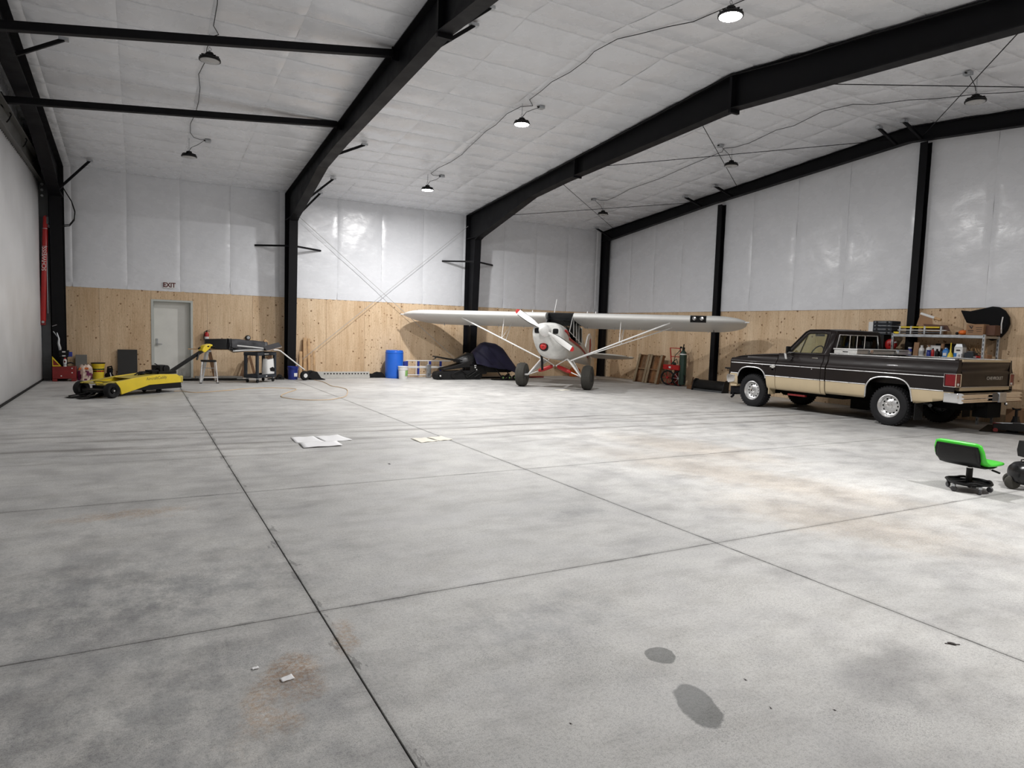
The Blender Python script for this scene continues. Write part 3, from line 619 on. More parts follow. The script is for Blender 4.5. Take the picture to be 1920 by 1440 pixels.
# wings
INC = math.radians(12); CH = 1.62
UP = [(0, 0), (.012, .028), (.04, .054), (.10, .083), (.2, .105), (.32, .112), (.5, .098), (.68, .070), (.78, .050)]
LO = [(.78, -.010), (.6, -.022), (.4, -.034), (.2, -.044), (.08, -.043), (.03, -.034), (.008, -.018)]
UPR = [(.785, .049), (.9, .022), (1.0, .002)]; LOR = [(1.0, -.004), (.9, -.008), (.785, -.010)]
def wpt(x, a, b, le=.30, c=CH, zc=2.115, k=1.0):
    a = a*c; b = b*CH*k
    return (x, le+a*math.cos(INC)+b*math.sin(INC), zc-a*math.sin(INC)+b*math.cos(INC))
for s, lab in ((-1, None), (1, None)):
    w = MB(); w.loft([[wpt(s*x, a, b) for a, b in UP+LO] for x in (.42, 4.36)])
    wing = w.build('wing', M['doped'], plane, angle=50)
    tp = MB(); secs = []
    for k in range(11):
        t = min(.995, math.sin(PI/2*k/10)); q = 1-math.sqrt(1-t*t); x = 4.36+.89*t
        le = .30+CH*.20*q*math.cos(INC); zc = 2.115-CH*.20*q*math.sin(INC)-.02*q; c = CH*max(.03, 1-.20*q-.70*q)
        secs.append([wpt(s*x, a, b, le, c, zc, max(.05, 1-q)) for a, b in UP+UPR+LOR+LO])
    tp.loft(secs); tp.build('wing_tip', M['doped'], wing, angle=50)
    for x0, x1, nm in ((.45, 2.18, 'flap'), (2.2, 4.34, 'aileron')):
        f = MB(); f.loft([[wpt(s*x, a, b) for a, b in UPR+LOR] for x in (x0, x1)]); f.build(nm, M['doped'], wing, angle=50)
    MB().tube([(s*5.17, .53, 2.05), (s*5.30, .51, 2.053)], [.026, .016], 8).build('position_light', M['white'], wing)
    for x in (.62, 1.45, 2.3, 3.3, 4.2):
        p = Vector(wpt(s*x, .76, -.03)); MB().beam(p, p+Vector((0, .03, -.07)), .012, .03).build('hinge_bracket', M['zinc'], wing)
    st = MB(); fr = Vector((s*.40, .22, .80))
    a = Vector(wpt(s*3.18, .16, -.046)); b = Vector(wpt(s*3.18, .64, -.022))
    st.tube([fr, fr.lerp(a, .5), a], .022, 10); st.build('lift_strut', M['white'], plane)
    MB().tube([fr+Vector((0, .03, 0)), b], .014, 8).build('lift_strut', M['white'], plane)
    j = MB(); m1 = fr.lerp(a, .50); m2 = fr.lerp(b, .50)
    j.tube([m1, wpt(m1.x, .16, -.04)], .011, 6); j.tube([m2, wpt(m2.x, .64, -.02)], .009, 6); j.tube([m1, m2], .009, 6); j.tube([m1, wpt(m1.x, .64, -.02)], .007, 6)
    j.build('jury_strut', M['white'], plane)
    # landing gear
    hubw = Vector((s*.985, 0, .352)); inn = Vector((s*.80, -.02, .36)); t1 = Vector((s*.375, -.02, .865)); t2 = Vector((s*.375, .72, .79))
    gl = MB(); gl.tube([t1, inn], .026, 10); gl.tube([t2, inn+Vector((0, .04, 0))], .022, 10); gl.tube([inn, hubw], .028, 10)
    leg = gl.build('gear_leg', M['white'], plane)
    MB().add([t1+Vector((0, .03, -.01)), inn+Vector((0, .05, .02)), t2-Vector((0, .05, .0))], [(0, 1, 2)]).build('leg_fabric', M['doped'], leg, solid=.012)
    v = Vector((s*.02, .05, .655)); sh = MB(); sh.tube([Vector((s*.36, .0, .86)), v], .014, 8); sh.tube([inn+Vector((0, .03, 0)), v], .016, 8)
    cab = sh.build('shock_strut', M['white'], plane)
    d = (inn-v)
    MB().tube([v+d*.06, v+d*.11, v+d*.3, v+d*.48, v+d*.56, v+d*.6], [.03, .055, .062, .060, .045, .028], 12).build('shock_cover', M['red'], cab, label='red quilted shock cord cover')
    ty = MB().lathe([(.13, -.105), (.20, -.135), (.28, -.138), (.325, -.120), (.348, -.07), (.352, 0), (.348, .07), (.325, .120), (.28, .138), (.20, .135), (.13, .105)], hubw, (1, 0, 0), 36)
    for off in (-.045, .0, .045): ty.lathe([(.335, off-.012), (.3535, off-.009), (.3535, off+.009), (.335, off+.012)], hubw, (1, 0, 0), 36)
    tyre = ty.build('tire', M['tundra'], plane)
    MB().lathe([(.0, -.06), (.06, -.06), (.07, -.085), (.135, -.10), (.135, .10), (.07, .085), (.06, .06), (.0, .06)], hubw, (1, 0, 0), 24).build('wheel_hub', M['greysteel'], tyre)
ll = MB()
ll.loft([[wpt(x, a, b*1.03) for a, b in [(-.002, 0), (.012, .030), (.04, .056), (.07, .072), (.07, -.046), (.03, -.036), (.008, -.02)]] for x in (3.74, 4.17)])
light = ll.build('landing_light', M['black'], plane)
for x in (3.85, 4.05): MB().lathe([(.0, .012), (.045, .008), (.052, 0)], (x, .298, 2.125), (0, -1, .1), 16).build('light_lens', M['chrome'], light)
# cabin: windscreen, side glass, tubes, dark headliner
wl = MB(); wl.grid(10, 6, lambda u, v: ((u-.5)*2*(.385-.005*v), .03+.42*v-.10*math.cos((u-.5)*PI)*(1-v)*.9, 1.68+.13*math.cos((u-.5)*PI)**.5*(1-v)+.50*v))
wl.build('windscreen', M['glass_dark'], plane)
for s in (-1, 1):
    MB().add([(s*.381, .10, 1.64), (s*.372, 1.86, 1.26), (s*.355, 1.86, 1.76), (s*.37, .46, 2.06)], [(0, 1, 2, 3)]).build('side_window', M['glass_dark'], plane, solid=.004)
    tb = MB()
    for p, q in (((s*.388, .05, 1.66), (s*.378, .46, 2.10)), ((s*.388, .62, 1.50), (s*.378, .58, 2.04)), ((s*.385, 1.0, 1.40), (s*.37, .98, 1.98)), ((s*.385, 1.38, 1.32), (s*.37, 1.36, 1.90)), ((s*.375, 1.85, 1.26), (s*.36, 1.85, 1.80)), ((s*.388, .10, 1.65), (s*.38, 1.86, 1.27))): tb.tube([p, q], .013, 8)
    tb.build('window_tube', M['doped'], plane)
MB().loft([[wpt(x, a, b) for a, b in UP[4:]+LO[:-3]] for x in (-.42, .42)]).build('cabin_roof', M['black'], plane, angle=50)
ins = MB(); ins.tube([(-.33, .12, 1.74), (.10, .35, 1.98), (.33, .2, 1.72)], .012, 6); ins.tube([(-.36, .40, 2.02), (.36, .40, 2.02)], .014, 6); ins.tube([(.0, .3, 2.0), (.33, .15, 1.75)], .012, 6)
ins.build('cabin_tube', M['greysteel'], plane)
ib = MB().box(-.33, .33, .12, .2, 1.45, 1.74); ib.box(-.25, .25, .85, .97, 1.2, 1.78); ib.box(-.25, .25, 1.5, 1.6, 1.2, 1.72)
ib.build('seat_and_panel', M['blackfab'], plane, bevel=.02)
MB().lathe([(.012, 0), (.008, .45), (.004, .46)], (-.26, .72, 2.17), (.12, .12, 1), 6).build('whip_antenna', M['white'], plane)
for x in (-.95, .75, 1.0): MB().lathe([(.018, 0), (.012, .05), (.004, .07)], (x, .75, 2.21), (0, 0, 1), 8).build('vent_post', M['white'], plane)
# tail
tz = lambda y: .945-.19*(y-4.0)
for s in (-1, 1):
    pts = [(s*.04, 4.02)]+[(s*(.04+1.42*math.sin(t*PI/2)), 4.02+.55*(1-math.cos(t*PI/2))) for t in (.3, .5, .7, .85, 1)]
    m = MB(); m.prism(pts+[(s*1.46, 4.60), (s*.04, 4.60)], lambda a, b, t: (a, b, tz(b)+t), -.022, .022); stb = m.build('stabilizer', M['cream'], plane, bevel=.01)
    pe = [(s*.06, 4.62), (s*1.46, 4.62), (s*1.50, 4.50), (s*1.62, 4.52), (s*1.66, 4.66), (s*1.55, 4.86), (s*1.2, 5.02), (s*.7, 5.08), (s*.22, 5.02)]
    MB().prism(pe, lambda a, b, t: (a, b, tz(b)+t), -.015, .015).build('elevator', M['cream'], plane, bevel=.006)
MB().prism([(3.95, .98), (4.3, 1.26), (4.52, 1.52), (4.72, 1.60), (4.76, .70), (4.4, .85)], lambda a, b, t: (t, a, b), -.025, .025).build('fin', M['white'], plane, bevel=.012)
rud = MB().prism([(4.78, 1.61), (4.95, 1.63), (5.2, 1.50), (5.38, 1.2), (5.40, .85), (5.25, .55), (5.0, .47), (4.80, .5)], lambda a, b, t: (t, a, b), -.02, .02).build('rudder', M['white'], plane, bevel=.01)
MB().prism([(4.82, 1.4), (5.0, 1.45), (5.12, 1.2), (4.95, .8), (4.82, .8)], lambda a, b, t: (t, a, b), -.024, .024).build('rudder_stripe', M['red'], rud)
tw = MB().lathe([(.05, -.035), (.09, -.04), (.105, -.02), (.105, .02), (.09, .04), (.05, .035)], (0, 5.35, .105), (1, 0, 0), 20); tw.tube([(0, 5.0, .45), (0, 5.3, .30), (0, 5.35, .12)], .02, 8)
tw.build('tail_wheel', M['rubber'], plane)
for s in (-1, 1):                                           # red cheat lines laid on the fabric
    for dz, wd in ((.0, .022), (-.045, .014)):
        r = MB(); P = [(y, hw) for y, hw in ((.02, .387), (.12, .388), (.5, .388), (1.3, .378), (1.75, .363), (1.95, .348), (2.5, .303), (3.3, .218), (4.2, .122))]
        zz = lambda y: 1.48-.165*y
        vs = []
        for y, hw in P: vs += [(s*(hw+.003), y, zz(y)+dz-wd), (s*(hw+.003), y, zz(y)+dz+wd)]
        r.add(vs, [(2*k, 2*k+2, 2*k+3, 2*k+1) for k in range(len(P)-1)]); r.build('cheat_line', M['red'], fus, solid=.003)
    r = MB(); r.add([(s*.421, -.62, 1.66), (s*.412, -.28, 1.60), (s*.399, -.0, 1.50), (s*.399, .0, 1.58), (s*.413, -.28, 1.68), (s*.428, -.62, 1.71)], [(0, 1, 4, 5), (1, 2, 3, 4)]); r.build('cowl_stripe', M['red'], cowl, solid=.02)
ex = MB().tube([(-.31, -.5, 1.40), (-.36, -.42, 1.28), (-.34, -.30, 1.05), (-.33, -.2, .75), (-.33, -.15, .52)], .035, 10); ex.tube([(-.40, -.5, 1.17), (-.34, -.38, 1.30)], .03, 8)
ex.build('exhaust_pipe', M['black'], plane)
MB().tube([(.06, -.62, 1.10), (.22, -.60, 1.16), (.26, -.58, 1.18)], .008, 6).build('drain_tube', M['greysteel'], cowl)
MB().tube([(.02, -.5, .98), (.10, -.52, 1.03)], .010, 6).build('drain_tube', M['greysteel'], cowl)
# ------------------------------------------------------------------ the pickup truck (local x forward, y to its left)
M['brown'] = pbr('dark_brown_metallic_paint', (.0135, .0100, .0096), .36, 0, .08, 2.0, spec=.22, coat=.09)
M['tan'] = pbr('cream_tan_paint', (.52, .42, .27), .34, 0, .06, 2.0, coat=.3)
M['under'] = pbr('underbody_black', (.006, .006, .006), .9, 0, .3, 6.0, spec=.1)
M['tyre'] = pbr('black_truck_tyre_rubber', (.010, .010, .0115), .7, 0, .2, 10.0, .15, 60, .3)
M['amber'] = pbr('amber_lamp_plastic', (.75, .30, .04), .25)
M['taillamp'] = pbr('red_lamp_plastic', (.17, .008, .011), .22, 0, .06, 6.0, spec=.3, coat=.2)
M['glass_dk'] = glass('privacy_tinted_glass', (.035, .037, .037), .5)
M['brownvinyl'] = pbr('brown_seat_vinyl', (.055, .035, .025), .6)
truck = thing('pickup_truck', 'dark brown and tan two-tone pickup parked along the right wall', 'truck', (13.78, 9.51, 0), PI/2)
SEC = [(.44, .90), (.49, .955), (.55, .985), (.66, 1.0), (.78, 1.006), (.80, 1.006), (.95, 1.006), (1.06, 1.006), (1.085, 1.003), (1.12, .975), (1.17, .945), (1.24, .928), (1.35, .915)]
def ysec(z):
    for (a, b), (c, d) in zip(SEC, SEC[1:]):
        if z <= c: return b+(d-b)*max(0, min(1, (z-a)/(c-a)))
    return SEC[-1][1]
def arch(x, cx, hw, top, base):
    d = abs(x-cx)/hw
    return base+(top-base)*(1-d**3.2)**(1/3.2) if d < 1 else None
def zlow(x):
    a = arch(x, 1.70, .44, .945, .40); b = arch(x, -1.645, .475, .95, .44)
    v = .47 if x > -.27 else .50+.14*max(0, (-2.2-x)/.68)
    if x > 2.14: v = .50
    if a: v = max(v, a)
    if b: v = max(v, b)
    return v
def panel(name, s, x0, x1, ztop, nx, parent=truck, mats=None, zfun=None):
    LV = [.44, .50, .56, .64, .70, .7595, .7605, .7795, .7805, .84, .92, 1.0, 1.05, 1.07, 1.085, 1.11, 1.14, 1.19, 1.25, 1.30, 1.36]
    xs = [x0+(x1-x0)*k/nx for k in range(nx+1)]
    mb = MB(); vs = []; n = len(LV)
    for x in xs:
        zt = ztop(x) if callable(ztop) else ztop; zl = zlow(x)
        for z in LV:
            zz = min(max(z, zl), zt); vs.append((x, s*ysec(zz), zz))
    o = len(mb.v); mb.v += vs
    for i in range(nx):
        for j in range(n-1):
            q = (i*n+j, (i+1)*n+j, (i+1)*n+j+1, i*n+j+1)
            if abs(vs[q[0]][2]-vs[q[3]][2])+abs(vs[q[1]][2]-vs[q[2]][2]) < 1e-5: continue
            zc = (LV[j]+LV[j+1])/2
            mb.f.append(q); mb.m.append(1 if zc < .7695 else 0)
    return mb.build(name, [M['brown'], M['tan']], parent, angle=40, solid=.012)
hz = lambda x: 1.275-.105*((x-1.0)/1.35)**1.6 if x > 1.0 else 1.28
for s in (1, -1):
    panel('front_fender', s, 1.025, 2.36, lambda x: hz(x)-.03, 80)
    d = panel('door', s, -.145, 1.015, 1.305, 40)
    MB().box(-.02, .13, min(s*.93, s*.955), max(s*.93, s*.955), 1.225, 1.25).build('door_handle', M['chrome'], d, bevel=.008)
    MB().lathe([(.0, .012), (.013, .010), (.015, 0)], (.07, s*1.004, 1.0), (0, s, 0), 12).build('keyhole', M['chrome'], d)
    panel('cab_corner', s, -.255, -.155, 1.305, 4)
    bs = panel('bed_side', s, -2.87, -.275, 1.345, 130)
    MB().box(-2.80, -.28, min(s*.83, s*.925), max(s*.83, s*.925), 1.335, 1.36).build('bed_rail_cap', M['alu'], bs, bevel=.006)
    for za, nm in ((1.03, 'upper_molding'), (.775, 'lower_molding')):
        for xa, xb in ((1.03, 2.33), (-.14, 1.01), (-.25, -.16), (-2.69, -.285)):
            segs = []; n = 40
            cur = []
            for k in range(n+1):
                x = xa+(xb-xa)*k/n
                if zlow(x) < za-.012: cur.append((x, s*(ysec(za)+.006), za))
                else:
                    if len(cur) > 1: segs.append(cur)
                    cur = []
            if len(cur) > 1: segs.append(cur)
            for sg in segs: MB().tube([sg[0], sg[-1]], .0085 if za > 1 else .011, 6).build(nm, M['alu'], truck)
    MB().beam((-2.69, s*1.006, .752), (-.285, s*1.006, .752), .006, .018, (0, 1, 0)) if False else None
    for cx, hw, top, base, nm in ((1.70, .44, .945, .40, 'wheel_arch_trim'), (-1.645, .475, .95, .44, 'wheel_arch_trim')):
        P = []
        for k in range(41):
            x = cx-hw*.999+2*hw*.999*k/40; z = arch(x, cx, hw, top, base)
            if z > .50: P.append((x, s*(ysec(z)+.008), z))
        MB().tube(P, .015, 8).build(nm, M['alu'], truck)
    if s > 0:
        MB().prism([(-.96, .82), (-.78, .82), (-.78, .97), (-.96, .97)], lambda a, b, t: (a, 1.006+t, b), 0, .003).build('fuel_door', M['brown'], bs, bevel=.002)
    # wheels
    for wx in (1.70, -1.66):
        yc = s*.845; c = (wx, yc, .385)
        t = MB().lathe([(.215, -.10), (.24, -.125), (.31, -.135), (.362, -.122), (.383, -.095), (.386, 0), (.383, .095), (.362, .122), (.31, .135), (.24, .125), (.215, .10)], c, (0, s, 0), 48)
        for k in range(40):
            a = 2*PI*k/40; ca, sa = math.cos(a), math.sin(a)
            for yo_, sh in ((.075, 0), (-.075, .5), (0, .25)):
                aa = a+sh*2*PI/40; px, pz = math.cos(aa), math.sin(aa)
                t.beam((wx+px*.376, yc+yo_-.028, .385+pz*.376), (wx+px*.376, yc+yo_+.028, .385+pz*.376), .026, .036, (px, 0, pz))
        wheel = t.build('tire', M['tyre'], truck)
        r = MB().lathe([(.198, -.09), (.226, .10), (.226, .118), (.214, .122), (.196, .095), (.180, .055), (.150, .040), (.10, .062), (.085, .066), (.0, .066)], c, (0, s, 0), 40)
        rim = r.build('wheel_rim', M['alu'], wheel, angle=30)
        h = MB()
        for k in range(12):
            a = 2*PI*k/12; h.lathe([(.0, .004), (.016, .004), (.018, 0)], (wx+.148*math.cos(a), yc+s*.045, .385+.148*math.sin(a)), (0, s, 0), 10)
        h.build('rim_holes', M['under'], wheel)
        nb = MB().lathe([(.066, .06), (.060, .10), (.045, .125), (.03, .13), (.0, .13)] if wx > 0 else [(.06, .06), (.05, .085), (.0, .09)], c, (0, s, 0), 20)
        for k in range(8):
            a = 2*PI*(k+.5)/8; nb.lathe([(.0, .09), (.010, .088), (.011, .06)], (wx+.086*math.cos(a), yc, .385+.086*math.sin(a)), (0, s, 0), 6)
        nb.build('hub_and_nuts', M['chrome'], wheel)
        if wx > 0: MB().lathe([(.0, .134), (.018, .133), (.02, .12)], c, (0, s, 0), 12).build('hub_bore', M['under'], wheel)
    MB().box(-2.18, -2.165, min(s*.70, s*.97), max(s*.70, s*.97), .17, .62).build('mud_flap', M['rubber'], truck, bevel=.004)
    MB().box(1.20, 1.225, min(s*.74, s*.97), max(s*.74, s*.97), .34, .56).build('mud_flap', M['tan'], truck, bevel=.01, label='tan front mud flap')
    # cab pillars and side glass
    ys_ = lambda z: .928-.20*(max(0, z-1.30)/.55)
    ring_o = [(.84, 1.30), (.80, 1.36), (.45, 1.80), (.36, 1.84), (-.10, 1.845), (-.26, 1.84), (-.30, 1.78), (-.275, 1.30)]
    ring_i = [(.70, 1.335), (.675, 1.365), (.40, 1.735), (.36, 1.765), (.06, 1.775), (-.075, 1.765), (-.09, 1.73), (-.095, 1.335)]
    p = MB(); n = len(ring_o); vs = [(a, s*ys_(b), b) for a, b in ring_o+ring_i]
    p.add(vs, [(k, (k+1) % n, n+(k+1) % n, n+k) for k in range(n)])
    p.build('cab_side', M['brown'], truck, solid=.03, angle=30)
    MB().tube([(a, s*(ys_(b)+.02), b) for a, b in ((.82, 1.345), (.46, 1.80), (.36, 1.852), (-.10, 1.857), (-.16, 1.84), (-.17, 1.72), (-.14, 1.36))], .009, 6).build('drip_rail', M['brown'], truck)
    g_ = MB().add([(a, s*(ys_(b)-.012), b) for a, b in ring_i], [tuple(range(n))]); g_.build('side_window', M['glass_green'], truck, smooth=False)
    MB().tube([(a, s*(ys_(b)-.004), b) for a, b in ring_i], .008, 6, True).build('window_trim', M['black'], truck)
    MB().tube([(.46, s*ys_(1.34), 1.335), (.40, s*ys_(1.735), 1.735)], .010, 6).build('vent_window_bar', M['black'], truck)
    mm = MB().tube([(.62, s*.93, 1.24), (.66, s*1.04, 1.27), (.66, s*1.06, 1.33)], .010, 8); mm.tube([(.60, s*.94, 1.34), (.66, s*1.05, 1.34)], .008, 6)
    mir = mm.build('mirror_arm', M['chrome'], truck); MB().prism([(.99, 1.18), (1.11, 1.18), (1.16, 1.32), (.96, 1.32)], lambda a, b, t: (t, s*a, b), .64, .70).build('mirror_head', M['chrome'], mir, bevel=.012); MB().prism([(.95, 1.33), (1.10, 1.33), (1.10, 1.47), (.98, 1.47)], lambda a, b, t: (t, s*a, b), .66, .70).build('mirror_head', M['black'], mir, bevel=.012)
    MB().box(2.30, 2.372, min(s*.80, s*.995), max(s*.80, s*.995), .745, .80).build('marker_lamp', M['amber'], truck, bevel=.008)
    tl = MB().box(-2.885, -2.70, min(s*.86, s*1.014), max(s*.86, s*1.014), .87, 1.085); tail = tl.build('tail_lamp', M['taillamp'], truck, bevel=.012)
    fr_ = MB(); X0, X1, Z0, Z1 = -2.89, -2.69, .862, 1.092
    fr_.tube([(X0, s*.855, Z0), (X0, s*1.018, Z0), (X1, s*1.018, Z0), (X1, s*1.018, Z1), (X0, s*1.018, Z1), (X0, s*.855, Z1)], .008, 6); fr_.tube([(X0, s*1.018, Z0), (X0, s*1.018, Z1)], .008, 6); fr_.tube([(X0, s*.855, Z0), (X0, s*.855, Z1)], .008, 6)
    fr_.build('lamp_bezel', M['chrome'], tail)
    MB().box(-2.892, -2.88, min(s*.90, s*.96), max(s*.90, s*.96), .885, .925).build('reverse_lens', M['plastwhite'], tail)
MB().grid(16, 14, lambda u, v: (.98+1.36*u, (v-.5)*2*.925, hz(.98+1.36*u)-.012+.045*math.cos((v-.5)*PI)**.6-.05*max(0, (u-.88)/.12)**2)).build('hood', M['brown'], truck, solid=.012, angle=60)
MB().box(.78, 1.0, -.92, .92, 1.20, 1.262).build('cowl_vent', M['brown'], truck, bevel=.01)
MB().grid(10, 12, lambda u, v: (.44-.74*u, (v-.5)*2*.745, 1.838+.035*math.cos((v-.5)*PI)**.7*math.cos((u-.5)*2.2)-.02*(2*u-1)**4)).build('roof', M['brown'], truck, solid=.02, angle=60)
MB().add([(.80, -.90, 1.29), (.80, .90, 1.29), (.43, .735, 1.815), (.43, -.735, 1.815)], [(0, 1, 2, 3)]).build('windshield', M['glass_green'], truck, smooth=False)
xb_ = lambda z: -.275-.03*(z-1.3)
bo = [(-.925, 1.0), (.925, 1.0), (.925, 1.30), (.735, 1.835), (-.735, 1.835), (-.925, 1.30)]; bi = [(-.76, 1.36), (.76, 1.36), (.745, 1.42), (.66, 1.755), (-.66, 1.755), (-.745, 1.42)]
MB().add([(xb_(b), a, b) for a, b in bo+bi], [(k, (k+1) % 6, 6+(k+1) % 6, 6+k) for k in range(6)]).build('cab_back', M['brown'], truck, smooth=False, solid=.02)
rw = MB().add([(xb_(b)-.0, a, b) for a, b in bi], [tuple(range(6))]); rwin = rw.build('rear_window', M['glass_dk'], truck, smooth=False)
wt = MB(); wt.tube([(xb_(b)-.012, a, b) for a, b in bi], .013, 6, True)
for y in (.30, .05, -.22): wt.tube([(xb_(1.36)-.012, y, 1.36), (xb_(1.76)-.012, y, 1.757)], .011, 6)
wt.build('window_frame', M['alu'], rwin)
ib = MB().box(-.22, -.05, -.72, .72, .9, 1.42); ib.box(-.1, .38, -.72, .72, .75, .95); ib.box(.55, .80, -.86, .86, 1.0, 1.26)
ib.build('bench_and_dash', M['brownvinyl'], truck, bevel=.04)
sw = MB(); c0 = Vector((.42, .40, 1.33)); a1 = Vector((0, 1, 0)); a2 = Vector((-.45, 0, .9)).normalized()
sw.tube([c0+a1*.19*math.cos(k*PI/12)+a2*.19*math.sin(k*PI/12) for k in range(24)], .013, 8, True); sw.tube([c0-a1*.18, c0, c0+a1*.18], .012, 6); sw.tube([c0, c0+Vector((.3, 0, -.15))], .02, 8)
sw.build('steering_wheel', M['black'], truck)
MB().box(.62, .70, -.12, .12, 1.72, 1.77).build('rear_view_mirror', M['black'], truck, bevel=.01)
# bed
bd = MB().box(-2.80, -.32, -.80, .80, .82, .86); bd.box(-.36, -.32, -.80, .80, .82, 1.34)
for s in (-1, 1): bd.box(-2.80, -.32, min(s*.80, s*.84), max(s*.80, s*.84), .82, 1.335)
for k in range(11): bd.box(-2.79, -.37, -.72+.144*k-.02, -.72+.144*k+.02, .86, .872)
bd.build('cargo_bed', M['brown'], truck, smooth=False)
tgp = [(.83, 1.345), (.895, 1.30), (.90, 1.22), (.93, 1.14), (.955, 1.10), (.955, .80)]
tg = MB(); TX = [(-2.875, 1.31), (-2.885, 1.29), (-2.872, 1.22), (-2.862, 1.16), (-2.885, 1.12), (-2.885, 1.09), (-2.875, 1.075), (-2.875, .87), (-2.885, .86), (-2.885, .845)]
tg.loft([[(x, y, z) for x, z in TX]+[(-2.82, y, .845), (-2.82, y, 1.31)] for y in (-.82, .82)])
tailgate = tg.build('tailgate', M['brown'], truck, angle=40, bevel=.004)
MB().box(-2.893, -2.81, -.835, .835, 1.31, 1.358).build('tailgate_cap', M['tan'], tailgate, bevel=.008)
MB().box(-2.888, -2.82, -.86, .86, .785, .845).build('tailgate_sill', M['tan'], tailgate, bevel=.006)
MB().tube([(-2.89, -.84, .852), (-2.89, .84, .852)], .006, 6).build('sill_molding', M['alu'], tailgate)
for s in (-1, 1):
    MB().loft([[(-2.878, s*.845, z), (-2.80, s*.845, z), (-2.80, s*min(y, .935), z), (-2.83, s*y, z), (-2.87, s*(y-.02), z)] for z, y in ((.80, 1.0), (1.06, 1.0), (1.09, .998), (1.13, .968), (1.20, .94), (1.30, .92), (1.352, .91))]).build('corner_post', M['brown'], truck, angle=40)
M['badge'] = pbr('pale_badge_metal', (.55, .54, .52), .35, .3, .05, 8.0)
text('lettering', 'CHEVROLET', .085, M['badge'], tailgate, frame_mat((-2.892, -.30, 1.012), (0, -1, 0), (0, 0, 1)), .002, 0, 1.22)
bm_ = MB()
BX = [(-2.99, .758), (-3.02, .752), (-3.045, .737), (-3.045, .722), (-3.012, .712), (-3.012, .688), (-3.045, .678), (-3.052, .666), (-3.045, .654), (-3.012, .645), (-3.012, .622), (-3.045, .612), (-3.045, .592), (-3.02, .575), (-2.98, .57)]
bm_.loft([[(x, y, z) for x, z in BX]+[(-2.93, y, .58), (-2.93, y, .755)] for y in (-1.02, 1.02)])
rbmp = bm_.build('rear_bumper', M['chrome'], truck, angle=25)
MB().box(-3.06, -2.96, -.42, -.17, .575, .758).build('bumper_plate', M['zinc'], rbmp, bevel=.008)
MB().box(-3.052, -3.04, -.15, .05, .60, .74).build('step_grip', M['greysteel'], rbmp, bevel=.004)
for s in (-1, 1): MB().box(-2.96, -2.70, min(s*.99, s*1.03), max(s*.99, s*1.03), .575, .752).build('bumper_end', M['chrome'], rbmp, bevel=.012)
MB().box(-2.95, -2.80, -.30, .30, .50, .60).build('tow_hitch', M['under'], rbmp); MB().sph((-3.06, -.42, .545), .03).build('hitch_ball', M['chrome'], rbmp)
# nose
gr = MB().box(2.33, 2.36, -.98, .98, .74, 1.13); grille = gr.build('grille', M['black'], truck, bevel=.01)
for z in (.78, .86, .94, 1.02, 1.10): MB().box(2.36, 2.375, -.92, .92, z-.008, z+.008).build('grille_bar', M['chrome'], grille)
for s in (-1, 1):
    for z in (.90, 1.04): MB().box(2.355, 2.385, s*.78-.10, s*.78+.10, z-.06, z+.06).build('headlamp', M['plastwhite'], truck, bevel=.012)
fbm = MB().loft([[(2.40, y, .735), (2.455, y, .725), (2.475, y, .66), (2.45, y, .55), (2.38, y, .53)] for y in (-1.0, -.8, .8, 1.0)])
fbmp = fbm.build('front_bumper', M['chrome'], truck, angle=25)
for s in (-1, 1): MB().prism([(2.44, .73), (2.20, .72), (2.22, .56), (2.42, .52)], lambda a, b, t: (a, s*t, b), .98, 1.012).build('bumper_end', M['chrome'], fbmp, bevel=.01)
MB().prism([(2.16, .50), (2.36, .50), (2.36, .44), (2.16, .45)], lambda a, b, t: (a, t, b), -.98, .98).build('front_valance', M['tan'], truck, bevel=.008)
pm = MB().box(2.10, 2.62, .42, .52, .30, .44); pm.box(2.10, 2.62, -.52, -.42, .30, .44); pm.box(2.10, 2.40, -.92, .92, .27, .43); pm.box(2.38, 2.42, -.90, .90, .22, .32); pm.tube([(2.32, .90, .27), (2.32, .90, .20), (2.38, .90, .16)], .03, 8)
pm.build('plow_mount', M['steel'], truck, bevel=.006)
bg_ = MB().tube([(2.36, .86, .86), (2.52, .86, .86), (2.58, .88, .85)], .018, 8); bg_.tube([(2.36, -.86, .86), (2.52, -.86, .86)], .018, 8); bg_.box(2.46, 2.50, .82, .90, .70, .86); bg_.box(2.44, 2.62, .80, .92, .85, .885)
bg_.build('plow_light_bracket', M['black'], truck, bevel=.004)
# chassis
un = MB()
un.box(-2.78, 2.30, -.60, .60, .52, .80)
for s in (-1, 1):
    un.box(-2.9, 2.3, s*.42-.05, s*.42+.05, .48, .62)
    un.box(.95, 2.32, min(s*.58, s*.96), max(s*.58, s*.96), .96, .99); un.box(-2.25, -.40, min(s*.58, s*.97), max(s*.58, s*.97), .96, .99)
    un.box(-.40, .95, min(s*.58, s*.93), max(s*.58, s*.93), .50, .62); un.box(-2.85, -2.15, min(s*.58, s*.93), max(s*.58, s*.93), .66, .74)
    un.box(1.18, 1.21, min(s*.58, s*.95), max(s*.58, s*.95), .5, .98); un.box(-1.14, -1.11, min(s*.58, s*.95), max(s*.58, s*.95), .5, .98); un.box(-2.17, -2.14, min(s*.58, s*.95), max(s*.58, s*.95), .5, .98)
    un.box(2.17, 2.2, min(s*.58, s*.95), max(s*.58, s*.95), .5, .98)
un.box(-1.05, .62, -.86, -.18, .33, .55); un.box(-.3, .9, .0, .40, .36, .55); un.box(-2.98, -2.72, -.42, .05, .28, .56); un.lathe([(.0, .40), (.36, .40), (.38, .46), (.36, .58), (.0, .58)], (-2.42, 0, 0), n=28); un.box(1.0, 2.1, -.35, .35, .40, .60)
un.build('chassis', M['under'], truck, smooth=False)
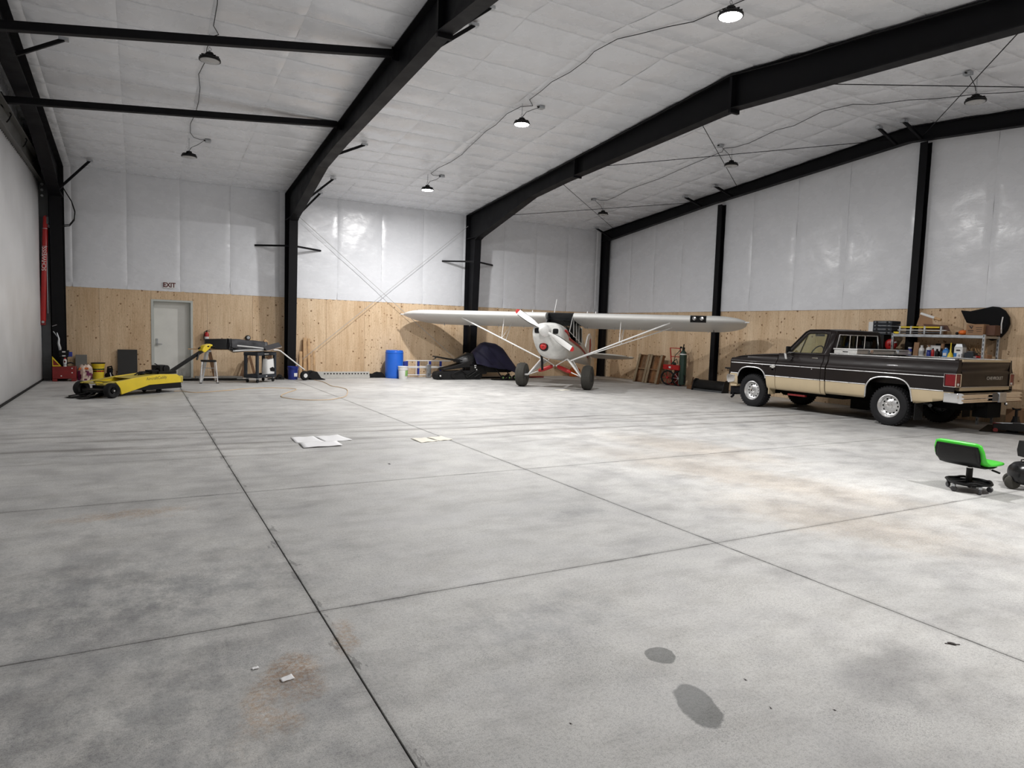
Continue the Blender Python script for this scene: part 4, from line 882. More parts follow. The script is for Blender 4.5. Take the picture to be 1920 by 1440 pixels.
ax_ = MB().tube([(-1.66, -.75, .385), (-1.66, .75, .385)], .055, 12); ax_.tube([(1.70, -.75, .385), (1.70, .75, .385)], .05, 12); ax_.sph((-1.66, 0, .385), .16); ax_.sph((1.70, -.25, .385), .14); ax_.tube([(-1.6, 0, .42), (.6, 0, .55)], .045, 10)
ax_.build('axle', M['under'], truck)
ep = MB().tube([(-1.1, .5, .44), (-2.2, .62, .50), (-2.36, .80, .47)], .035, 10); ep.build('exhaust_pipe', M['greysteel'], truck)
ru = MB().box(.30, .75, .80, .88, .36, .40); ru.build('step_bracket', M['darkred'], truck, bevel=.004)
fe = MB().box(0, 0, 0, 0, 0, 0)
text('model_badge', 'Scottsdale', .050, M['badge'], truck, frame_mat((1.30, 1.009, .99), (-1, 0, 0), (0, 0, 1)), .003)
bt = MB(); P = [(-.075, .018), (-.03, .018), (-.03, .034), (.03, .034), (.03, .018), (.075, .018), (.06, -.018), (.03, -.018), (.03, -.034), (-.03, -.034), (-.03, -.018), (-.075, -.018)]
bt.prism(P, lambda a, b, t: (1.10-a, 1.007+t, .992+b), 0, .006); bt.prism([(-.022, -.02), (.022, -.02), (.022, .02), (-.022, .02)], lambda a, b, t: (1.10-a, 1.007+t, .925+b), 0, .005)
bt.build('emblem', M['badge'], truck)
# tool chest lying across the bed rails
M['checker'] = pbr('diamond_plate_aluminium', (.74, .74, .73), .34, .8, .08, 30.0, .25, 90)
tb = thing('truck_toolbox', 'diamond plate aluminium toolbox across the pickup bed behind the cab', 'toolbox', (13.78, 8.89, 1.362), PI/2)
MB().box(-.26, .26, -.90, .90, -.001, .075).build('box_body', M['checker'], tb, bevel=.008)
lid = MB().box(-.275, .275, -.915, .915, .078, .112).build('lid', M['checker'], tb, bevel=.010)
for y in (-.45, .45): MB().box(-.295, -.27, y-.05, y+.05, .02, .10).build('latch', M['chrome'], lid, bevel=.006)
MB().box(-.06, .06, .899, .9015, .03, .05).build('maker_plate', M['black'], tb)
# ------------------------------------------------------------------ things along the left and back walls
M['dark'] = pbr('dark_grey_board', (.028, .027, .026), .7, 0, .15, 4.0)
M['charcoal'] = pbr('charcoal_structural_foam', (.021, .026, .034), .6, 0, .12, 6.0)
M['lumber'] = pbr('sawn_lumber', (.52, .33, .17), .7, 0, .22, 7.0, .15, 40)
M['darklumber'] = pbr('brown_stained_lumber', (.17, .09, .045), .75, 0, .3, 6.0)
M['greyboard'] = pbr('grey_fibre_board', (.20, .195, .18), .75, 0, .12, 4.0)
M['sheen'] = pbr('shiny_black_vinyl', (.008, .008, .009), .30, 0, .2, 5.0, .35, 8, .4)
M['greyvinyl'] = pbr('scuffed_grey_black_vinyl', (.055, .055, .06), .42, 0, .5, 4.0, .3, 9)
M['navy'] = pbr('navy_blue_cover_cloth', (.008, .007, .034), .62, 0, .2, 5.0, .3, 12)
M['orange'] = pbr('orange_plastic', (.72, .16, .02), .4, 0, .1, 5.0)
M['purple'] = pbr('purple_plastic', (.14, .02, .07), .45, 0, .3, 8.0)
M['paleplastic'] = pbr('crinkled_clear_plastic', (.62, .50, .42), .25, 0, .3, 12.0, .5, 30)
M['green'] = pbr('green_print', (.22, .42, .12), .5)
M['bluepaint'] = pbr('dark_blue_paint', (.018, .035, .25), .42, 0, .1, 5.0)
M['paper'] = pbr('white_paper', (.86, .86, .87), .7, 0, .02, 5.0)
M['creampaper'] = pbr('cream_paper', (.80, .77, .67), .7, 0, .06, 9.0)
M['cardboard'] = pbr('brown_cardboard', (.30, .17, .09), .75, 0, .1, 5.0)
M['darkcard'] = pbr('dark_brown_cardboard', (.10, .045, .028), .75, 0, .2, 5.0)
M['print'] = pbr('dark_print', (.03, .02, .018), .6)
M['hose'] = pbr('tan_orange_air_hose', (.66, .47, .28), .5, 0, .08, 8.0)
M['darkgreen'] = pbr('dark_green_cylinder_paint', (.02, .05, .035), .4, 0, .2, 5.0)
M['ink'] = pbr('deep_red_sign_ink', (.09, .006, .010), .5)
M['wornblack'] = pbr('worn_black_steel', (.010, .0095, .0095), .6, 0, .4, 7.0, .2, 25, .25)

# exit sign over the man door
es = thing('exit_sign', 'small white EXIT sign with dark red letters above the door', 'sign', (.772, YB-.052, 2.595))
MB().box(-.145, .145, .0, .006, -.085, .085).build('sign_plate', M['plastwhite'], es)
text('lettering', 'EXIT', .175, M['ink'], es, frame_mat((0, -.001, 0), (1, 0, 0), (0, 0, 1)), .001, .006, .86)
# hydraulic cylinder on the hangar door post
hc = thing('hydraulic_cylinder', 'long red hydraulic door cylinder fixed to the grey post at left', 'cylinder', (-2.035, 20.55, 1.50))
body = MB().lathe([(.0, 0), (.055, 0), (.06, .02), (.06, 2.30), (.055, 2.32), (.055, 2.58), (.03, 2.62), (.0, 2.63)], (-.05, 0, 0), (.038, 0, 1), 20)
cyl = body.build('cylinder_barrel', M['red'], hc)
for h in (1.86, 2.30): MB().lathe([(.0605, -.006), (.063, -.006), (.063, .006), (.0605, .006)], (-.05+.038*h, 0, h), (.038, 0, 1), 20).build('pipe_band', M['zinc'], cyl)
text('lettering', 'SCHWEISS', .13, M['plastwhite'], cyl, frame_mat((.008, -.0625, 1.55), (.038, 0, 1), (-1, 0, .038)), .001, 0, 1.0)
MB().box(.03, .12, -.05, .05, 2.42, 2.60).build('valve_block', M['greysteel'], hc, bevel=.008)
tp_ = MB().tube([(.05, -.02, 2.40), (.14, -.03, 2.385)], .009, 6); tp_.tube([(.05, -.02, 2.36), (.13, -.03, 2.345)], .009, 6); tp_.tube([(.055, -.03, .2), (.06, -.03, 2.36)], .008, 6); tp_.build('oil_pipe', M['zinc'], hc)
MB().box(-.10, .0, -.055, .055, -.10, .0).build('clevis', M['darkred'], hc, bevel=.008); MB().lathe([(.0, .02), (.03, .015), (.03, 0)], (-.05, -.055, -.02), (0, -1, 0), 12).build('clevis_pin', M['zinc'], hc)
lp = MB()
for dz in (0, .035): lp.tube([(-1.66, 20.95, 4.95+dz*.0), (-1.58, 20.98, 4.80), (-1.47, 21.0, 4.60), (-1.40, 21.0, 4.36-dz), (-1.42, 21.0, 4.12+dz), (-1.52, 20.98, 3.97+dz), (-1.68, 20.95, 3.93+dz), (-1.88, 20.6, 3.92+dz)], .013, 8)
tag(lp.build('hydraulic_hose', M['black']), 'black hydraulic hose looping out beside the left frame column', 'hose')
rc = MB(); rc.tube([(-1.80, 20.52, 1.22), (-1.76, 20.51, 1.06), (-1.77, 20.51, .95), (-1.74, 20.51, .82), (-1.75, 20.51, .70)], [.012, .022, .03, .034, .012], 8); rc.tube([(-1.90, 20.54, 1.38), (-1.80, 20.52, 1.42)], .010, 6); rc.tube([(-1.88, 20.54, 1.25), (-1.79, 20.52, 1.12)], .012, 6)
tag(rc.build('rope_hank', M['zinc']), 'pale rope hank hanging on the black column above the red cabinet', 'rope')
# red cabinet with motor
rcab = thing('red_power_unit', 'red steel cabinet on short feet beside the grey door post', 'cabinet', (-1.645, 20.42, 0))
MB().box(-.25, .25, -.17, .17, .065, .375).build('cabinet_body', M['darkred'], rcab, bevel=.012)
for x in (-.20, .20): MB().box(x-.05, x+.05, -.165, .165, 0, .066).build('foot', M['darkred'], rcab, bevel=.006)
for x, z in ((.17, .33), (.17, .22), (-.06, .14)): MB().lathe([(.0, .012), (.014, .010), (.016, 0)], (x, -.17, z), (0, -1, 0), 10).build('rivet', M['plastwhite'], rcab)
mo = MB().lathe([(.0, 0), (.08, 0), (.085, .02), (.085, .20), (.07, .24), (.0, .25)], (-.02, .02, .375), (0, 0, 1), 20); mo.box(-.10, .08, -.07, .10, .60, .66); mo.box(-.11, .10, -.06, .10, .66, .78); mo.tube([(-.12, -.02, .42), (.14, -.04, .47), (.20, .0, .44)], .02, 8)
mtr = mo.build('motor', M['black'], rcab, bevel=.008)
MB().box(.08, .17, -.05, .06, .62, .74).build('junction_cover', M['bluepaint'], mtr, bevel=.01)
for z in (.63, .73): MB().box(-.04, .03, -.075, -.062, z, z+.025).build('name_tag', M['plastwhite'], mtr)
can = thing('spray_can', 'white spray can with a pale label standing on the red cabinet', 'can', (-1.625, 20.29, .376))
MB().lathe([(.0, 0), (.036, 0), (.037, .005), (.037, .16), (.025, .185), (.0, .185)]).build('can_body', M['plastwhite'], can); MB().lathe([(.0375, .02), (.0378, .02), (.0378, .075), (.0375, .075)]).build('label_band', M['zinc'], can)
MB().lathe([(.022, .183), (.022, .22), (.0, .222)]).build('cap', M['red'], can); MB().box(-.02, .016, -.0385, -.037, .10, .15).build('print_mark', M['ink'], can)
sg = thing('warning_sign', 'yellow triangular warning sign leaning on the red cabinet top', 'sign', (-1.83, 20.30, .378), 0, None, (math.radians(8), 0, 0))
so = [(-.06, .0), (.13, .0), (-.06, .26)]; si = [(-.045, .028), (.085, .028), (-.045, .19)]
vs = [(a, 0, b) for a, b in so+si]; MB().add(vs, [(k, (k+1) % 3, 3+(k+1) % 3, 3+k) for k in range(3)]).build('sign_border', M['yellow'], sg, solid=.008, smooth=False)
MB().add([(a, .003, b) for a, b in si], [(0, 1, 2)]).build('sign_face', M['darkred'], sg, solid=.004, smooth=False)
tag(MB().box(-.13, .13, -.01, .01, 0, .64).build('grey_board', M['greyboard'], loc=(-1.33, 21.10, .0), rot=(math.radians(-3), 0, 0), bevel=.003), 'small grey board leaning on the plywood behind the plastic bag', 'board')
# bag with orange and purple things
bg = thing('plastic_bag', 'clear plastic bag filled with orange and purple bits by the red cabinet', 'bag', (-1.25, 20.62, 0))
def bagf(u, v):
    a = 2*PI*u; r = (.115+.03*math.sin(3*a+1)+.02*math.sin(7*a))*(1+.25*math.sin(PI*min(1, v*1.1)))*(1 if v < .85 else 1-.45*(v-.85)/.15); return (r*math.cos(a)+.03*(v-.5), .8*r*math.sin(a), .40*v+.02*math.sin(5*a)*v)
MB().grid(28, 10, bagf, 0, lambda u, v: 0 if v > .62 else (1 if math.sin(9*u*2+7*v)+math.sin(23*u) > .1 else 2)).build('bag_skin', [M['paleplastic'], M['purple'], M['paleplastic']], bg)
oc = MB()
for k in range(7): oc.beam((-.10+.03*k, -.10, .28+.01*(k % 3)), (-.07+.03*k, -.085, .33), .03, .02)
oc.build('orange_contents', M['orange'], bg)
def bucket(name, lab, loc, r0, r1, h, m, lidm=None, rings=2, band=None):
    b = thing(name, lab, 'bucket', loc)
    P = [(.0, 0), (r0*.98, 0), (r0, .01), (r0+(r1-r0)*.8, h*.78)]
    for k in range(rings):
        z = h*(.80+.07*k); rr = r0+(r1-r0)*z/h; P += [(rr, z), (rr+.012, z+.003), (rr+.012, z+.012), (rr, z+.015)]
    P += [(r1, h-.02), (r1+.008, h-.018), (r1+.008, h)]
    if not lidm: P += [(r1-.004, h), (r1-.010, h-.06), (r0-.01, .012), (.0, .012)]
    MB().lathe(P, n=28).build('bucket_body', m, b)
    if lidm: MB().lathe([(r1-.02, h-.003), (r1+.014, h-.004), (r1+.014, h+.018), (r1-.012, h+.020), (r1-.02, h+.012), (.0, h+.012)], n=28).build('lid', lidm, b)
    MB().tube([(math.cos(a)*(r1+.012), -math.sin(a)*.5*(r1+.012)-.006, h*.86-math.sin(a)*.10) for a in [PI*k/10 for k in range(11)]], .0035, 5).build('wire_handle', M['zinc'], b)
    if band:
        for z0, z1, mm in band:
            ra = r0+(r1-r0)*z0/h+.0015; rb2 = r0+(r1-r0)*z1/h+.0015; MB().lathe([(ra, z0), (rb2, z1)], n=28).build('label_band', mm, b, solid=.001)
    return b
bucket('bucket', 'yellow bucket with black rim behind the yellow tug wheels', (-.945, 20.98, 0), .125, .155, .42, M['yellow'], M['black'], 2, ((.25, .285, M['darkgreen']), (.20, .235, M['red'])))
bo_ = MB(); bo_.sph((0, 0, .09), (.10, .09, .09)); bo_.sph((.02, .01, .20), (.075, .07, .10)); bo_.tube([(-.03, 0, .2), (-.02, -.03, .32), (.06, -.02, .34), (.08, 0, .24)], .022, 8); bo_.tube([(.05, -.06, .15), (.12, -.08, .03)], .03, 8)
bt_ = thing('tool_bag', 'small black bag with white strap between yellow bucket and dark board', 'bag', (-.70, 21.02, 0)); bo_.build('bag_body', M['blackfab'], bt_); MB().tube([(.03, -.07, .17), (.05, -.10, .08), (.02, -.11, .02)], .012, 6).build('strap', M['plastwhite'], bt_)
tag(MB().box(-.235, .235, -.012, .012, 0, .79).build('dark_board', M['dark'], loc=(-.265, 21.12, 0), rot=(math.radians(-4), 0, 0), bevel=.004), 'dark grey panel leaning on the plywood left of the door', 'panel')

# ---- yellow aircraft tug (local x from its front wheels back to the handle)
tug = thing('aircraft_tug', 'low yellow aircraft tug with black wheels and a long black handle', 'tug', (-.765, 16.18, 0), math.radians(40))
M['yellowdull'] = pbr('dull_yellow_paint', (.50, .40, .07), .5, 0, .15, 6.0)
side = [(.16, .315), (.30, .325), (.62, .375), (1.26, .425), (1.70, .405), (1.80, .33), (1.82, .215), (.98, .205), (.62, .12), (.30, .045), (.27, .18), (.20, .27)]
yb_ = MB()
for s in (-1, 1):
    MB().prism(side, lambda a, b, t: (a, s*t, b), .30, .345).build('side_plate', M['yellow'], tug, bevel=.006)
MB().prism([(.62, .36), (1.26, .415), (1.70, .395), (1.80, .325), (1.80, .22), (.98, .22)], lambda a, b, t: (a, t, b), -.30, .30).build('deck', M['yellowdull'], tug)
MB().prism([(.98, .205), (1.82, .215), (1.84, .09), (.99, .09), (.62, .12)], lambda a, b, t: (a, t, b), -.335, .335).build('lower_skirt', M['black'], tug, bevel=.006)
MB().box(1.80, 1.92, -.30, .30, .20, .36).build('rear_bumper', M['yellowdull'], tug, bevel=.02)
fr2 = MB()
for s in (-1, 1): fr2.beam((-.10, s*.31, .285), (.66, s*.31, .365), .05, .022)
fr2.beam((.20, -.31, .30), (.20, .31, .30), .03, .03); fr2.box(.18, .22, -.02, .02, .14, .30); fr2.beam((-.06, -.31, .285), (-.06, .31, .285), .03, .02)
fr2.build('front_rail', M['yellowdull'], tug)
ib2 = MB().box(.12, .60, -.28, .28, .08, .22); ib2.tube([(0, -.40, .145), (0, .40, .145)], .03, 10); ib2.box(-.12, .14, -.26, .26, .10, .16)
ib2.build('axle_frame', M['black'], tug, bevel=.006)
MB().box(.30, .56, -.22, .22, .22, .285).build('winch_cover', M['yellow'], tug, bevel=.01)
sc = MB()
for s in (-1, 1): sc.prism([(-.50, .02), (-.10, .03), (.05, .10), (.0, .04), (-.46, .005)], lambda a, b, t: (a, s*t, b), .05, .26)
sc.tube([(-.40, -.24, .05), (-.15, -.10, .10), (-.1, .2, .11)], .012, 6); sc.tube([(-.45, .2, .04), (-.2, .05, .09), (.05, .02, .14)], .012, 6)
sc.build('lifting_scoop', M['wornblack'], tug)
for s in (-1, 1):
    t = MB().lathe([(.07, -.05), (.11, -.075), (.135, -.075), (.152, -.05), (.155, 0), (.152, .05), (.135, .075), (.11, .075), (.07, .05)], (0, s*.435, .155), (0, s, 0), 30)
    w = t.build('wheel', M['rubber'], tug); MB().lathe([(.105, .062), (.09, .04), (.06, .03), (.045, .06), (.0, .065)], (0, s*.435, .155), (0, s, 0), 24).build('wheel_hub', M['black'], w)
    MB().lathe([(.0, .085), (.018, .08), (.02, .06)], (0, s*.435, .155), (0, s, 0), 12).build('axle_nut', M['chrome'], w)
for s in (-1, 1): MB().lathe([(.02, -.025), (.052, -.025), (.06, -.015), (.06, .015), (.052, .025), (.02, .025)], (1.32, s*.22, .06), (0, 1, 0), 20).build('caster', M['rubber'], tug)
M['olive'] = pbr('olive_lettering', (.20, .165, .05), .5)
text('lettering', 'AircraftCaddy', .092, M['olive'], tug, frame_mat((1.16, -.3462, .345), (1, 0, .035), (-.035, 0, 1)), .001, 0, 1.0)
ms = MB().box(1.38, 1.86, -.16, .16, .40, .47); ms.lathe([(.0, -.16), (.085, -.15), (.09, 0), (.085, .15), (.0, .16)], (1.60, 0, .52), (0, 1, 0), 16); ms.box(1.44, 1.56, -.13, .13, .47, .60); ms.box(1.24, 1.42, -.12, .10, .42, .50)
ms.tube([(1.0, .02, .40), (1.1, .0, .47), (1.25, -.05, .43), (1.35, -.04, .50), (1.5, -.02, .55)], .014, 8); ms.tube([(.98, .1, .40), (1.12, .12, .46), (1.3, .08, .46)], .014, 8); ms.sph((1.10, .04, .43), (.07, .08, .04)); ms.tube([(1.45, -.05, .60), (1.40, -.02, .64), (1.44, .03, .63)], .012, 6)
ms.build('drive_motor', M['black'], tug, bevel=.006)
hn = MB().beam((1.80, -.03, .43), (2.86, -.03, .955), .055, .055, (0, 1, 0)); hn.beam((1.80, .03, .43), (2.78, .03, .92), .03, .04, (0, 1, 0)); hn.tube([(2.52, -.09, .70), (2.60, -.06, .84)], .022, 8)
hnd = hn.build('handle_bar', M['black'], tug)
yh = MB().prism([(2.70, .90), (2.80, .86), (2.99, .98), (3.05, 1.05), (2.96, 1.075), (2.80, 1.045), (2.74, .98)], lambda a, b, t: (a, t, b), -.07, .07); yh.build('control_head', M['yellow'], hnd, bevel=.02)
gp = MB().tube([(2.98, -.22, 1.0), (2.98, .22, 1.0)], .018, 8); gp.tube([(2.66, .0, .96), (2.72, .02, .985)], .02, 8); gp.box(2.86, 2.92, -.074, .074, 1.0, 1.03); gp.build('hand_grip', M['black'], hnd)

# ---- step stool, sawhorse, plank, black bundle
stl = thing('step_stool', 'short aluminium step stool with black top under the black bundle', 'stool', (1.62, 19.50, 0))
MB().box(-.185, .185, -.17, .10, .555, .605).build('top_step', M['black'], stl, bevel=.015)
for s in (-1, 1):
    MB().beam((s*.165, -.15, .56), (s*.205, -.24, .015), .030, .045, (0, 1, 0)).build('leg', M['alu'], stl, bevel=.004)
    MB().beam((s*.15, .06, .56), (s*.19, .24, .015), .025, .035, (0, 1, 0)).build('leg', M['alu'], stl, bevel=.004)
    MB().box(s*.205-.03, s*.205+.03, -.27, -.21, 0, .02).build('rubber_foot', M['rubber'], stl, bevel=.004)
    MB().beam((s*.19, -.215, .10), (s*.10, -.205, .16), .012, .012).build('corner_brace', M['alu'], stl)
MB().box(-.20, .20, -.235, -.17, .14, .17).build('lower_step', M['alu'], stl, bevel=.006)
MB().tube([(-.165, .12, .38), (.165, .12, .38)], .010, 6).build('back_rail', M['alu'], stl)
shs = thing('sawhorse', 'folding A-shaped sawhorse in grey and rust carrying the black bundle', 'sawhorse', (1.67, 20.14, 0))
MB().box(-.045, .045, -.35, .35, .80, .855).build('top_beam', M['zinc'], shs, bevel=.006)
for sy in (-.3, .3):
    for sx in (-1, 1): MB().beam((sx*.03, sy, .80), (sx*.19, sy*1.15, .0), .045, .03, (0, 1, 0)).build('leg', M['zinc'] if sx < 0 else M['darklumber'], shs)
tag(MB().box(-.50, .52, -.07, .07, 0, .022).build('plank', M['lumber'], loc=(1.67, 20.10, .856), bevel=.003), 'light wooden plank laid across the sawhorse under the black bundle', 'plank')
bun = thing('covered_frame', 'long black vinyl-wrapped frame laid across the sawhorse and the cart', 'cover', (2.4, 19.80, .892))
MB().loft([[(-.84, y, z) for y, z in ((-.16, .02), (.18, .0), (.18, .25), (-.1, .265))], [(-.5, y, z) for y, z in ((-.19, -.005), (.2, -.01), (.2, .27), (-.12, .275))], [(-.30, y, z) for y, z in ((-.19, -.01), (.2, -.01), (.2, .265), (-.12, .28))]]).build('dark_sleeve', M['black'], bun, bevel=.015)
MB().grid(14, 8, lambda u, v: (-.30+.06*v*0+1.05*u, -.20+.22*(1-v)*0+.16*v+.01*math.sin(9*u+5*v), -.0-.02*u+(.285-.05*u)*v+.006*math.sin(17*u+3*v))).build('grey_flap', M['greyvinyl'], bun, solid=.02)
bl_ = MB().loft([[(x, y*k+dy, z*k+dz) for y, z in ((-.16, -.04), (.0, -.07), (.15, -.04), (.16, .05), (.0, .07), (-.15, .05))] for x, k, dy, dz in ((-.30, .9, 0, .06), (-.14, 1.15, -.03, -.02), (.1, .9, -.04, -.01), (.5, .75, -.03, .01), (.78, .55, -.02, .01))]); bl_.build('lower_wrap', M['sheen'], bun)
sl = MB()
for x in (-.29, -.27, -.21): sl.tube([(x, -.205, -.01), (x+.02, -.19, .12), (x+.01, -.10, .285)], .010, 6)
sl.build('strap', M['sheen'], bun)
tb2 = MB(); tb2.tube([(-.06, -.25, .10), (.36, -.27, .065), (.62, -.28, .035)], .020, 8); tb2.tube([(-.12, -.27, -.04), (.1, -.27, -.025), (.62, -.28, -.015)], .022, 8)
tb2.build('white_tube', M['plastwhite'], bun, label='white tube along the lower edge'); MB().lathe([(.0, .0), (.026, 0), (.026, .05), (.0, .05)], (-.17, -.27, -.04), (1, 0, 0), 10).build('tube_cap', M['chrome'], bun)
htc = thing('tilted_board', 'thin grey and pink-edged panel tilted on top of the cart', 'panel', (3.24, 19.42, .975), math.radians(10), None, (math.radians(20), math.radians(-16), 0))
MB().box(-.21, .21, -.17, .17, 0, .022).build('panel_board', M['greyvinyl'], htc, bevel=.006); MB().box(-.21, .21, -.178, -.168, .004, .018).build('pale_edge', M['paleplastic'], htc)
tag(MB().loft([[(x, y, z) for y, z in ((-.05, -.03), (.05, -.03), (.05, .04), (-.05, .04))] for x in (-.02, .10)]).build('wood_offcut', M['lumber'], loc=(3.08, 19.80, 1.135), rot=(0, math.radians(35), 0), bevel=.008), 'small wooden offcut poking up behind the tilted panel on the cart', 'wood')
# ---- utility cart
cart = thing('utility_cart', 'dark grey two-shelf plastic utility cart holding up the black bundle', 'cart', (2.80, 19.13, 0), math.radians(45))
LX, LY = .84, .44
def tray(z0, z1, nm):
    t = MB(); t.box(0, LX, 0, LY, z0, z0+.03)
    for a in ((0, LX, 0, .035), (0, LX, LY-.035, LY), (0, .035, 0, LY), (LX-.035, LX, 0, LY)): t.box(*a, z0, z1)
    return t.build(nm, M['charcoal'], cart, bevel=.010)
tray(.135, .225, 'lower_shelf'); tsh = tray(.74, .83, 'upper_shelf')
for x, y in ((0, 0), (LX-.075, 0), (0, LY-.075), (LX-.075, LY-.075)): MB().box(x+.002, x+.073, y+.002, y+.073, .16, .80).build('post', M['charcoal'], cart, bevel=.012)
for x, y in ((.08, .06), (LX-.08, .06), (.08, LY-.06), (LX-.08, LY-.06)):
    c = MB().lathe([(.012, -.018), (.045, -.018), (.05, -.01), (.05, .01), (.045, .018), (.012, .018)], (x, y, .05), (0, 1, 0), 20); cs = c.build('caster', M['rubber'], cart)
    MB().box(x-.03, x+.03, y-.028, y+.028, .095, .137).build('caster_fork', M['zinc'], cs, bevel=.004)
MB().box(.30, .48, -.003, .0, .772, .795).build('name_plate', M['plastwhite'], tsh); MB().box(.36, .42, -.003, .0, .165, .19).build('name_plate', M['plastwhite'], cart)
wbg = thing('sack', 'white and black printed sack on the lower shelf of the cart', 'sack', (3.17, 19.68, .165), math.radians(45))
MB().grid(24, 10, lambda u, v: ((.17+.01*math.sin(6*PI*u))*math.copysign(abs(math.cos(2*PI*u))**.5, math.cos(2*PI*u))*(1-.05*v*v)*1.15, .11*math.copysign(abs(math.sin(2*PI*u))**.6, math.sin(2*PI*u))*(1-.25*v*v), .47*v+.012*math.sin(8*PI*u)*v), 0).build('sack_body', M['plastwhite'], wbg)
MB().prism([(-.06, .14), (.10, .12), (.12, .20), (.04, .25), (-.09, .22)], lambda a, b, t: (a, -.112+t, b), -.004, .004).build('print_mark', M['black'], wbg)
for (x, y, w, h, lean, lab) in ((2.62, 21.0, .10, .62, .30, 'brown board leaning to the right behind the cart'), (3.02, 21.02, .07, .66, -.24, 'brown board leaning to the left behind the cart'), (3.40, 21.0, .10, .70, .05, 'upright brown board behind the right post of the cart')):
    tag(MB().box(-w/2, w/2, -.018, .018, 0, h).build('board', M['darklumber'], loc=(x, y, .012), rot=(math.radians(-7), lean, 0), bevel=.003), lab, 'board')
tag(MB().box(-.62, .62, -.19, .19, 0, .06).build('flat_carton', M['greyboard'], loc=(2.02, 20.98, .0), bevel=.006), 'flat grey carton on the floor behind the step stool', 'carton')
for y, x0, x1, lab in ((20.55, .95, 2.45, 'long steel bar on the floor between door and cart, farther one'), (20.2, 1.0, 2.7, 'long steel bar on the floor between door and cart, nearer one')):
    tag(MB().box(x0, x1, y-.03, y+.03, 0, .035).build('steel_bar', M['wornblack'], bevel=.004), lab, 'bar')
# fire extinguisher and wall gauge
fe = thing('fire_extinguisher', 'red fire extinguisher with white label hanging on the plywood', 'extinguisher', (1.71, 21.12, 1.02))
MB().lathe([(.0, 0), (.055, 0), (.06, .02), (.06, .24), (.05, .27), (.025, .295), (.02, .31), (.0, .31)], n=20).build('cylinder', M['red'], fe); MB().lathe([(.0605, .10), (.0615, .10), (.0615, .17), (.0605, .17)], n=20).build('label_band', M['plastwhite'], fe)
vh = MB().box(-.02, .02, -.02, .02, .30, .345); vh.beam((.0, 0, .345), (.10, -.01, .36), .02, .012); vh.beam((0, 0, .33), (.09, -.01, .315), .02, .012); vh.tube([(-.01, 0, .33), (-.06, -.03, .30), (-.075, -.03, .15), (-.06, -.03, .05)], .010, 6); vh.build('valve_and_hose', M['black'], fe)
MB().box(-.03, .03, .055, .09, .12, .20).build('bracket', M['zinc'], fe)
wg = thing('outlet_box', 'round grey electrical outlet box on the plywood above the bundle', 'outlet', (2.83, 21.215, 1.18))
MB().lathe([(.075, 0), (.075, -.05), (.068, -.06), (.0, -.06)], axis=(0, 1, 0), n=24).build('box_body', M['black'], wg); MB().lathe([(.0, -.072), (.045, -.07), (.048, -.058)], axis=(0, 1, 0), n=20, c=(.01, 0, .005)).build('cover', M['zinc'], wg)
# ---- tow bar dolly
dl = thing('tow_dolly', 'two-wheeled tail dolly with long white tow bar by the blue bucket', 'dolly', (4.40, 20.16, 0))
MB().tube([(-.15, .0, .30), (-.90, -.42, .86), (-.98, -.46, .885), (-1.10, -.48, .885)], .019, 10).build('tow_bar', M['white'], dl)
for y, x in ((-.10, -.16), (.16, .06)):
    w = MB().lathe([(.05, -.05), (.09, -.062), (.125, -.055), (.138, -.02), (.138, .02), (.125, .055), (.09, .062), (.05, .05)], (x, y, .138), (.35, -1, 0), 24).build('wheel', M['rubber'], dl)
    MB().lathe([(.075, .045), (.06, .055), (.03, .05), (.0, .06)], (x, y, .138), (.35, -1, 0), 16).build('wheel_hub', M['plastwhite'], w)
dk = MB().prism([(-.1, .10), (.12, .26), (.22, .24), (.34, .06), (.46, .02), (.46, .0), (.1, .0)], lambda a, b, t: (a, t, b), -.02, .28); dk.build('cradle', M['black'], dl, bevel=.01)
bucket('bucket', 'dark blue bucket with white label beside the white tow bar', (3.97, 20.40, 0), .135, .150, .385, M['bluepaint'], None, 2)
bb_ = [o for o in bpy.data.objects if o.name.startswith('bucket') and 'dark blue' in o.get('label', '')][0]
MB().grid(6, 2, lambda u, v: ((.1445+.004*v)*math.sin(.05+.75*u), -(.1445+.004*v)*math.cos(.05+.75*u), .09+.105*v)).build('label_sheet', M['paper'], bb_)
mg = MB().box(-.10, .12, -.10, .1, 0, .07); mg.lathe([(.0, -.1), (.06, -.1), (.06, .1), (.0, .1)], (0, 0, .09), (0, 1, 0), 14); mg.tube([(-.1, -.05, .04), (-.24, -.1, .03), (-.34, -.05, .015)], .02, 8)
tag(mg.build('winch', M['wornblack'], loc=(3.60, 20.45, 0), bevel=.006), 'small black winch on the floor left of the blue bucket', 'winch')
for (x, w, h, lean, yy, lab) in ((4.30, .09, .80, .03, 20.93, 'shortest lumber board leaning left of the others'), (4.44, .10, 1.22, .02, 20.98, 'tallest lumber board leaning on the back wall'), (4.575, .07, 1.20, .0, 20.96, 'second tall lumber board leaning on the back wall'), (4.72, .06, .81, -.02, 20.9, 'short lumber board leaning right of the others')):
    tag(MB().box(-w/2, w/2, -.02, .02, 0, h).build('lumber_board', M['lumber'], loc=(x, yy, .012), rot=(math.radians(-8), lean, 0), bevel=.003), lab, 'board', 'lumber leaning on the back wall')
M['railgrey'] = pbr('pale_galvanised_rail', (.50, .49, .46), .5, .1, .08)
rl = thing('steel_rail', 'long pale steel rail with a row of slots lying along the back wall', 'rail', (5.5, 20.72, 0))
MB().box(-.90, .88, -.04, .04, 0, .075).build('rail_base', M['railgrey'], rl, bevel=.006); MB().box(-.90, .88, .0, .04, .076, .205).build('rail_web', M['railgrey'], rl, bevel=.004)
